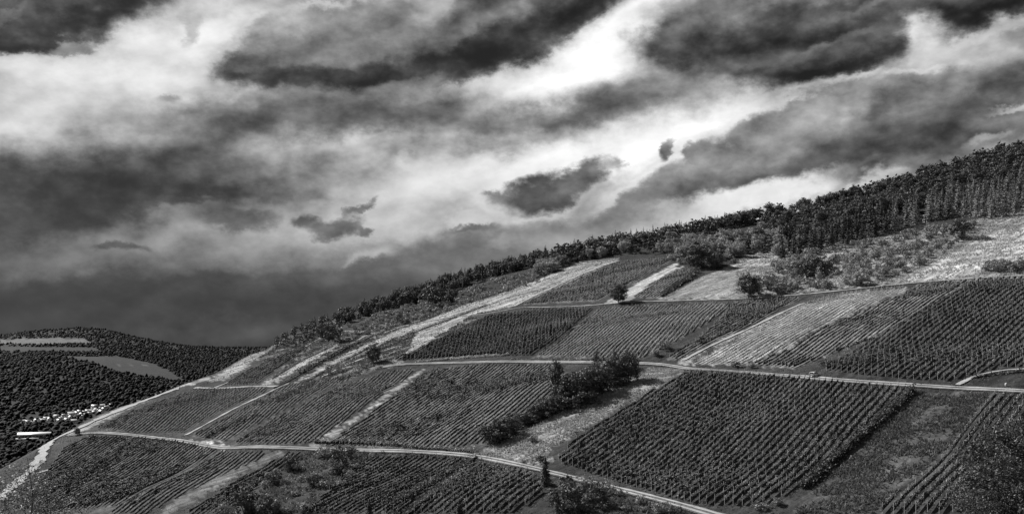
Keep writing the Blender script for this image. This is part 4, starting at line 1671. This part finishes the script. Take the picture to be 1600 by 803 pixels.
p = open_pts([(1180, 462), (1190, 440), (1210, 415), (1250, 400), (1350, 382), (1450, 360), (1530, 350), (1480, 395), (1400, 432), (1340, 446), (1260, 456)], 4.8, .85)
add_trees(p, "shrub", 2.0, 5.0, .85, 1.3, "bush in the scrub between the spruces and the right hand vineyards", "bushes of the upper right scrub", SHRUB, 1.4)
p = open_pts([(1040, 402), (1100, 392), (1160, 396), (1150, 412), (1095, 418), (1060, 412)], 4.2, .8)
add_trees(p, "shrub", 2.2, 4.2, .9, 1.5, "bush on the bank around the big spreading tree", "bushes around the big spreading tree", SHRUB, 1.4)
p = open_pts([(1530, 428), (1570, 405), (1720, 380), (1720, 428)], 4.0, .8)
add_trees(p, "shrub", 2.2, 4, .9, 1.5, "bush above the vineyard at the right edge", "bushes above the right edge vineyard", SHRUB, 1.4)
p = open_pts([(440, 548), (520, 518), (600, 492), (700, 462), (830, 424), (860, 424), (840, 440), (740, 472), (640, 505), (560, 528), (470, 556)], 4.4, .75)
add_trees(p, "shrub", 2.0, 4.4, .9, 1.5, "bush on the rough slope below the left skyline woods", "bushes below the left skyline woods", SHRUB_DARK + SHRUB[:1], 1.0)
p = open_pts([(420, 745), (490, 708), (600, 712), (560, 760), (480, 803), (400, 803)], 4.0, .45)
add_trees(p, "shrub", 1.2, 2.6, .9, 1.6, "low bush in the scrub below the lower track", "low bushes below the lower track", SHRUB, 1.6)
p = open_pts([(870, 760), (905, 752), (1040, 792), (1060, 803), (880, 803)], 4.0, .7)
add_trees(p, "shrub", 1.2, 3.0, .9, 1.5, "low bush under the lower track near the bottom edge", "low bushes at the bottom edge", SHRUB, 1.6)
p = open_pts([(1180, 803), (1200, 780), (1240, 765), (1260, 780), (1245, 803)], 3.2, .7)
add_trees(p, "shrub", 1.0, 2.0, .9, 1.5, "low pale bush at the bottom corner of the broad vineyard", "low bushes at the vineyard corner", SHRUB, 1.6)

NAMES = {"broad": ("broadleaf_tree", "tree", LOW_BROAD), "spruce": ("spruce_tree", "tree", LOW_SPRUCE), "shrub": ("shrub", "bush", LOW_SHRUB)}
for kind, (nm, cat, low) in NAMES.items():
    S = sorted([t for t in trees if t[1] == kind], key=lambda t: -t[0])
    print(kind, len(S))
    cap = 300 - (45 if kind == "shrub" else 25)
    for t in S[:cap]:
        _, _, x, y, h, w, lab, grp, var = t
        stand(var[rng.integers(len(var))], (x, y, float(H(x, y)) - .1), h, lab, cat, grp, w)
    if len(S) > cap:
        places = [(t[2], t[3], float(H(t[2], t[3])) - .1, t[4], t[5]) for t in S[cap:]]
        what = {"broad": "far leafy trees filling the woods behind the front trees", "spruce": "farther spruces filling the woods behind the front spruces",
                "shrub": "smaller bushes scattered between the larger bushes of the scrub"}[kind]
        joined({"broad": "broadleaf_wood", "spruce": "spruce_wood", "shrub": "scrub"}[kind], what, "wood" if kind != "shrub" else "scrub", low, places)


# ------------------------------------------------------------------ far side of the valley
def far_wood():
    pts = []
    for Y0, Y1, sp in ((1150, 2200, 10.5), (2200, 3000, 11), (3000, 4000, 14), (4000, 5400, 18)):
        n = int((.5 * (Y0 + Y1) * .44) * (Y1 - Y0) / (sp * sp))
        Y = rng.uniform(Y0, Y1, n)
        X = rng.uniform(-.60, -.16, n) * Y
        pts.append(np.column_stack([X, Y]))
    P = np.concatenate(pts)
    m = edge_dist(P[:, 0], P[:, 1]) > 60
    for _, f in FAR_FIELDS:
        m &= ~inside(wpoly(f), P[:, 0], P[:, 1])
    # keep the village and its meadows open
    px, py = 800 + F * P[:, 0] / P[:, 1], HZ - F * H(P[:, 0], P[:, 1]) / P[:, 1]
    vil = ((px > 26) & (px < 86) & (py > 648) & (py < 694)) | ((px > 84) & (px < 190) & (py > 662 - (px - 84) * .24 - 8) & (py < 680 - (px - 84) * .24))
    m &= ~(vil & (rng.random(len(P)) < .72))
    P = P[m]
    z = H(P[:, 0], P[:, 1])
    n = len(P)
    h = rng.uniform(4, 8, n) * np.where(rng.random(n) < .15, 1.5, 1)
    w = rng.uniform(3.5, 7.5, n)
    dark = rng.random(n) < .3
    w = np.where(dark, h * .45, w)
    # eight sided lumpy crowns
    a = rng.uniform(0, 1.5, n)
    base = np.column_stack([P, z])
    ring1, ring2 = [], []
    for k in range(5):
        t = a + 2 * math.pi * k / 5
        j = rng.uniform(.75, 1.25, n)
        ring1.append(base + np.column_stack([np.cos(t) * w * j, np.sin(t) * w * j, h * rng.uniform(.05, .25, n)]))
        t = t + .6
        j = rng.uniform(.5, .8, n) * np.where(dark, .5, 1)
        ring2.append(base + np.column_stack([np.cos(t) * w * j, np.sin(t) * w * j, h * rng.uniform(.68, .85, n)]))
    top = base + np.column_stack([np.zeros(n), np.zeros(n), h])
    V = np.stack(ring1 + ring2 + [top], 1).reshape(-1, 3)
    tri = []
    for k in range(5):
        l = (k + 1) % 5
        tri += [(k, l, 5 + k), (l, 5 + l, 5 + k), (5 + k, 5 + l, 10)]
    Ft = (np.arange(n)[:, None, None] * 11 + np.array(tri)[None]).reshape(-1, 3)
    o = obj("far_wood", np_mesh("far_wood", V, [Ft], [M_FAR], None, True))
    tag(o, "dark far off woods covering the hill across the valley", "wood", kind="stuff")
    print("far wood", n, "tris", len(Ft))


far_wood()


def house_meshes(L, W, e, r, roofmat):
    g = Geo()
    g.box(-L / 2, -W / 2, -1.5, L / 2, W / 2, e)
    for s in (-1, 1):
        g.add([(s * L / 2, -W / 2, e), (s * L / 2, W / 2, e), (s * L / 2, 0, e + r)], [(0, 1, 2)])
    wall = g.mesh("wall", [M_PLASTER])
    g = Geo()
    o = .5
    k = r / (W / 2)
    for s in (-1, 1):
        y1 = s * (W / 2 + o)
        z1 = e - o * k
        V = [(-L / 2 - o, 0, e + r + .06), (L / 2 + o, 0, e + r + .06), (L / 2 + o, y1, z1 + .06), (-L / 2 - o, y1, z1 + .06)]
        V += [(x, y, z + .28) for x, y, z in V]
        g.add(V, [(0, 1, 2, 3), (7, 6, 5, 4), (0, 4, 5, 1), (1, 5, 6, 2), (2, 6, 7, 3), (3, 7, 4, 0)])
    g.box(L * .2 - .4, -.4, e + r - .5, L * .2 + .4, .4, e + r + 1.3)
    roof = g.mesh("roof", [roofmat])
    g = Geo()
    g.box(-.6, -.06, -.8, .6, .06, .8)
    win = g.mesh("window", [M_GLASS])
    return wall, roof, win, (L, W, e, r)


HOUSES = [house_meshes(11, 9, 5.5, 4.2, M_ROOF), house_meshes(12, 9, 4.5, 4.6, mat_plain('worn_tile_roof', .3, .7, .15)), house_meshes(9, 8, 7, 4, M_ROOF), house_meshes(15, 10, 5, 5, M_ROOF)]


def put_house(x, y, k, rz, label, group, s=1.0):
    wall, roof, win, (L, W, e, r) = HOUSES[k]
    p = at(x, y)
    root = bpy.data.objects.new("village_house", None)
    COL.objects.link(root)
    root.location = p
    root.rotation_euler.z = rz
    root.scale = (s, s, s)
    tag(root, label, "house", group)
    obj("wall", wall, root)
    obj("roof", roof, root)
    for i in (-1, 0, 1):
        for sd_ in (-1, 1):
            obj("window", win, root, (i * L * .3, sd_ * (W / 2 + .02), e * .62))
    for sd_ in (-1, 1):
        o = obj("window", win, root, (sd_ * (L / 2 + .02), 0, e * .7))
        o.rotation_euler.z = math.pi / 2


A = [(37, 661), (43, 662.5), (48, 663), (56, 659), (62, 658.5), (67, 659.5), (72, 657), (77, 658)]
B = [(98, 660), (104, 658), (107, 654), (117, 656), (122, 652), (127, 651), (131, 647), (137, 644), (144, 641), (150, 643), (156, 640),
     (162, 641), (168, 637), (173, 635), (99, 653), (88, 653), (139, 649), (124, 646), (115, 661), (148, 637.5), (160, 636.5), (110, 656), (114, 647), (120, 648), (128, 655), (134, 651), (141, 645), (147, 646), (153, 644), (158, 645), (165, 639), (92, 659), (95, 656)]
for i, (x, y) in enumerate(A):
    put_house(x, y, (1, 2, 1, 0, 2, 1, 3, 2)[i], rng.uniform(-.5, .5) + (0 if i % 2 else 1.4), "small white house in the left cluster of the far village behind the long hall", "houses of the left village cluster", rng.uniform(.6, .8))
for i, (x, y) in enumerate(B):
    put_house(x, y, rng.integers(0, 4), rng.uniform(-.6, .6) + (0 if i % 2 else 1.3), "small white house in the right cluster of the far village above the ridge track", "houses of the right village cluster", rng.uniform(.6, .85))
put_house(111, 651, 1, .7, "largest white house with a steep roof in the right village cluster", None, 1.1)


def hall():
    p = at(54, 684)
    root = bpy.data.objects.new("long_hall", None)
    COL.objects.link(root)
    root.location = p
    root.rotation_euler.z = .30
    tag(root, "long low hall with a pale roof in the valley below the village", "hall")
    L, W, e, r = 46, 18, 5.5, 3.2
    g = Geo()
    g.box(-L / 2, -W / 2, -1.5, L / 2, W / 2, e)
    for s in (-1, 1):
        g.add([(s * L / 2, -W / 2, e), (s * L / 2, W / 2, e), (s * L / 2, 0, e + r)], [(0, 1, 2)])
    obj("wall", g.mesh("wall", [mat_plain("grey_plaster", .3, .8, .1)]), root)
    g = Geo()
    k = r / (W / 2)
    for s in (-1, 1):
        V = [(-L / 2 - .6, 0, e + r + .1), (L / 2 + .6, 0, e + r + .1), (L / 2 + .6, s * (W / 2 + .8), e - .8 * k + .1), (-L / 2 - .6, s * (W / 2 + .8), e - .8 * k + .1)]
        V += [(x, y, z + .3) for x, y, z in V]
        g.add(V, [(0, 1, 2, 3), (7, 6, 5, 4), (0, 4, 5, 1), (1, 5, 6, 2), (2, 6, 7, 3), (3, 7, 4, 0)])
    obj("roof", g.mesh("roof", [M_ROOF_LIGHT]), root)
    g = Geo()
    g.box(-1.6, -.08, -.9, 1.6, .08, .9)
    w = g.mesh("window", [M_GLASS])
    for i in range(9):
        obj("window", w, root, (-20 + i * 5, -W / 2 - .02, 3.2))
    p2 = at(42, 688)
    root2 = bpy.data.objects.new("low_shed", None)
    COL.objects.link(root2)
    root2.location = p2
    root2.rotation_euler.z = .3
    tag(root2, "low flat shed with a bright roof in front of the long hall", "shed")
    g = Geo()
    g.box(-15, -4, -1, 15, 4, 3)
    obj("wall", g.mesh("wall", [M_PLASTER]), root2)
    g = Geo()
    g.box(-15.5, -4.6, 3.02, 15.5, 4.6, 3.4)
    obj("roof", g.mesh("roof", [M_ROOF_LIGHT]), root2)
    g = Geo()
    g.box(-1.3, -.06, -1.2, 1.3, .06, 1.2)
    dm = g.mesh("door", [M_GLASS])
    for i in range(5):
        obj("door", dm, root2, (-12 + i * 6, -4.03, 1.3))


hall()


def mast():
    p = at(95, 512.6)
    root = bpy.data.objects.new("radio_mast", None)
    COL.objects.link(root)
    root.location = p
    tag(root, "thin radio mast on the top of the far hill", "mast")
    g = Geo()
    g.tube([(0, 0, -2), (0, 0, 30), (0, 0, 42)], [.9, .7, .35], 6)
    obj("pole", g.mesh("pole", [M_STEEL]), root)
    for z in (26, 33):
        g = Geo()
        g.tube([(0, 0, -.3), (0, 0, .3)], [1.6, 1.6], 10)
        obj("platform", g.mesh("platform", [M_STEEL]), root, (0, 0, z))


mast()


# ------------------------------------------------------------------ small things on the slope
def car():
    p = at(1272, 588.5)
    root = bpy.data.objects.new("small_car", None)
    COL.objects.link(root)
    root.location = p
    root.rotation_euler.z = math.radians(225)
    tag(root, "small white car parked on the middle track beside the vineyards", "car")
    prof = [(-1.8, .35), (-1.85, .75), (-1.7, .98), (-1.2, 1.05), (-.75, 1.45), (-.2, 1.55), (.8, 1.53), (1.45, 1.42), (1.75, .98), (1.8, .6), (1.75, .35)]

    def shell(pr, w, inset):
        V, n = [], len(pr)
        for s in (-1, 1):
            for x, z in pr:
                ww = w - inset * max(0, z - .95)
                V.append((x, s * ww, z))
        Fs = [(i, (i + 1) % n, n + (i + 1) % n, n + i) for i in range(n)]
        return V, Fs, [tuple(range(n - 1, -1, -1)), tuple(range(n, 2 * n))]
    V, Fs, caps = shell(prof, .8, .25)
    me = bpy.data.meshes.new("body")
    me.from_pydata(V, [], Fs + caps)
    me.materials.append(M_WHITE)
    obj("body", me, root)
    for s in (-1, 1):
        g = Geo()
        y = lambda z: s * (.8 - .25 * (z - .95) + .012)
        for q in ([(-.95, 1.06), (-.62, 1.40), (.0, 1.46), (.0, 1.06)], [(.1, 1.06), (.1, 1.46), (.85, 1.45), (1.0, 1.06)]):
            g.add([(x, y(z), z) for x, z in q] + [(x, y(z) - s * .02, z) for x, z in q],
                  [(0, 1, 2, 3), (7, 6, 5, 4), (0, 4, 5, 1), (1, 5, 6, 2), (2, 6, 7, 3), (3, 7, 4, 0)])
        obj("side_window", g.mesh("side_window", [M_GLASS]), root)
    g = Geo()
    g.add([(-1.17, -.62, 1.08), (-1.17, .62, 1.08), (-.80, .58, 1.44), (-.80, -.58, 1.44)], [(0, 1, 2, 3)])
    obj("windscreen", g.mesh("windscreen", [M_GLASS]), root, (-.02, 0, .015))
    g = Geo()
    g.add([(1.50, -.58, 1.38), (1.50, .58, 1.38), (1.74, .64, 1.04), (1.74, -.64, 1.04)], [(0, 1, 2, 3)])
    obj("rear_window", g.mesh("rear_window", [M_GLASS]), root, (.02, 0, .01))
    g = Geo()
    pts = [(0, -.09, 0), (0, .09, 0)]
    g.tube(pts, [.31, .31], 14)
    for sy in (-.1, .1):
        g.add([(math.cos(t) * .3, sy, math.sin(t) * .3) for t in np.linspace(0, 2 * math.pi, 14, endpoint=False)], [tuple(range(14))])
    wh = g.mesh("wheel", [M_TYRE])
    g = Geo()
    g.add([(math.cos(t) * .19, 0, math.sin(t) * .19) for t in np.linspace(0, 2 * math.pi, 10, endpoint=False)], [tuple(range(10))])
    rim = g.mesh("rim", [M_STEEL])
    for x in (-1.15, 1.15):
        for s in (-1, 1):
            w = obj("wheel", wh, root, (x, s * .72, .31))
            obj("rim", rim, w, (0, s * .105, 0))
    for s in (-1, 1):
        g = Geo()
        g.box(-.04, -.14, -.07, .04, .14, .07)
        obj("headlight", g.mesh("headlight", [M_STEEL]), root, (-1.79, s * .55, .82))
        obj("tail_light", g.mesh("tail_light", [M_TYRE]), root, (1.77, s * .6, .88))


car()


def marker(x, y, h, w, lean, label, name="marker_stake", cat="stake"):
    p = at(x, y)
    g = Geo()
    g.box(-w / 2, -w / 4, -.2, w / 2, w / 4, h * .86)
    g.add([(-w / 2, -w / 4, h * .86), (w / 2, -w / 4, h * .86), (w / 2, w / 4, h * .86), (-w / 2, w / 4, h * .86), (0, 0, h)],
          [(0, 1, 4), (1, 2, 4), (2, 3, 4), (3, 0, 4)])
    o = obj(name, g.mesh(name, [M_WHITE]), loc=p)
    o.rotation_euler = (0, lean, 0)
    tag(o, label, cat)


marker(1328, 717, 1.0, .38, .45, "white leaning stake in the grass field below the long hedge")
marker(1572, 603, .9, .5, 0, "small white marker stone on the track by the dark hollow", "marker_stone", "stone")


# ------------------------------------------------------------------ trees close to the camera
def near_tree(name, X, Y, top, rx, label, seed, nl, leaf, sparse=.5, mat=M_LEAF_LIGHT, low=.25, cat="tree"):
    r = np.random.default_rng(seed)
    z0 = float(H(X, Y))
    h = top - z0
    root = bpy.data.objects.new(name, None)
    COL.objects.link(root)
    root.location = (X, Y, z0)
    tag(root, label, cat)
    g = Geo()
    tips = []
    tr = .006 * h + .02
    g.tube([(0, 0, -.4), (r.normal(0, .1), r.normal(0, .1), h * .3), (r.normal(0, .25), r.normal(0, .25), h * .65), (r.normal(0, .3), 0, h * .97)], [tr * 1.3, tr, tr * .6, tr * .15], 7)
    nb = 22
    for k in range(nb):
        a = k * 2.4 + r.uniform(-.4, .4)
        zb = h * (low + (.92 - low) * (k / nb))
        R = rx * (1 - .55 * abs((k / nb) - .35) ** 1.2) * r.uniform(.65, 1.1)
        b = np.array([0, 0, zb])
        e = np.array([math.cos(a) * R, math.sin(a) * R, zb + R * r.uniform(.15, .6)])
        m = (b + e) / 2 + r.normal(0, .12, 3)
        g.tube([b, m, e], [tr * .4, tr * .25, tr * .07], 5)
        for q in range(6):
            s = b + (e - b) * r.uniform(.35, 1.0)
            e2 = s + np.array([r.normal(0, .5), r.normal(0, .5), r.uniform(-.1, .6)]) * rx * .32
            g.tube([s, e2], [tr * .12, tr * .04], 4)
            tips += [s, (s + e2) / 2, e2]
    obj("trunk", g.mesh("trunk", [M_BARK], True), root)
    tips = np.array(tips)
    c = tips[r.integers(0, len(tips), nl)] + r.normal(0, rx * .075, (nl, 3))
    V, Fq = leaf_quads(c, r.uniform(.6, 1.4, nl) * leaf, .3, .55, r)
    obj("crown", np_mesh("crown", V, [Fq], [mat]), root)


near_tree("near_tree", 47.5, 98, -7.0, 4.6, "tall leafy tree close by in the lower right corner", 201, 13000, .25, mat=M_NEAR)
near_tree("near_tree", 44.0, 93, -9.6, 3.8, "leafy bush like tree left of the tall tree in the lower right corner", 202, 9000, .22, mat=M_NEAR)
near_tree("near_tree", 50.5, 108, -8.4, 4.4, "leafy tree at the right edge behind the tall close tree", 203, 9000, .22, mat=M_LEAF)
near_tree("near_tree", 44.5, 84, -11.6, 3.6, "low leafy tree at the bottom edge in the lower right corner", 204, 8000, .2, mat=M_NEAR)
near_tree("near_tree", 41.0, 90, -12.6, 2.6, "lowest leafy bush at the bottom edge near the lower right corner", 208, 4000, .17, mat=M_NEAR)
near_tree("near_sapling", -34.2, 72, -7.6, 1.9, "thin pale sapling close by in the lower left corner", 205, 1500, .16, low=.3)
near_tree("near_bush", -36.5, 76, -9.7, 3.0, "dark leafy bush at the lower left corner beside the thin sapling", 206, 4000, .16, mat=M_LEAF)
near_tree("near_bush", -31.8, 71, -10.5, 2.4, "leafy bush at the bottom edge right of the thin sapling", 207, 2600, .15, mat=M_LEAF)
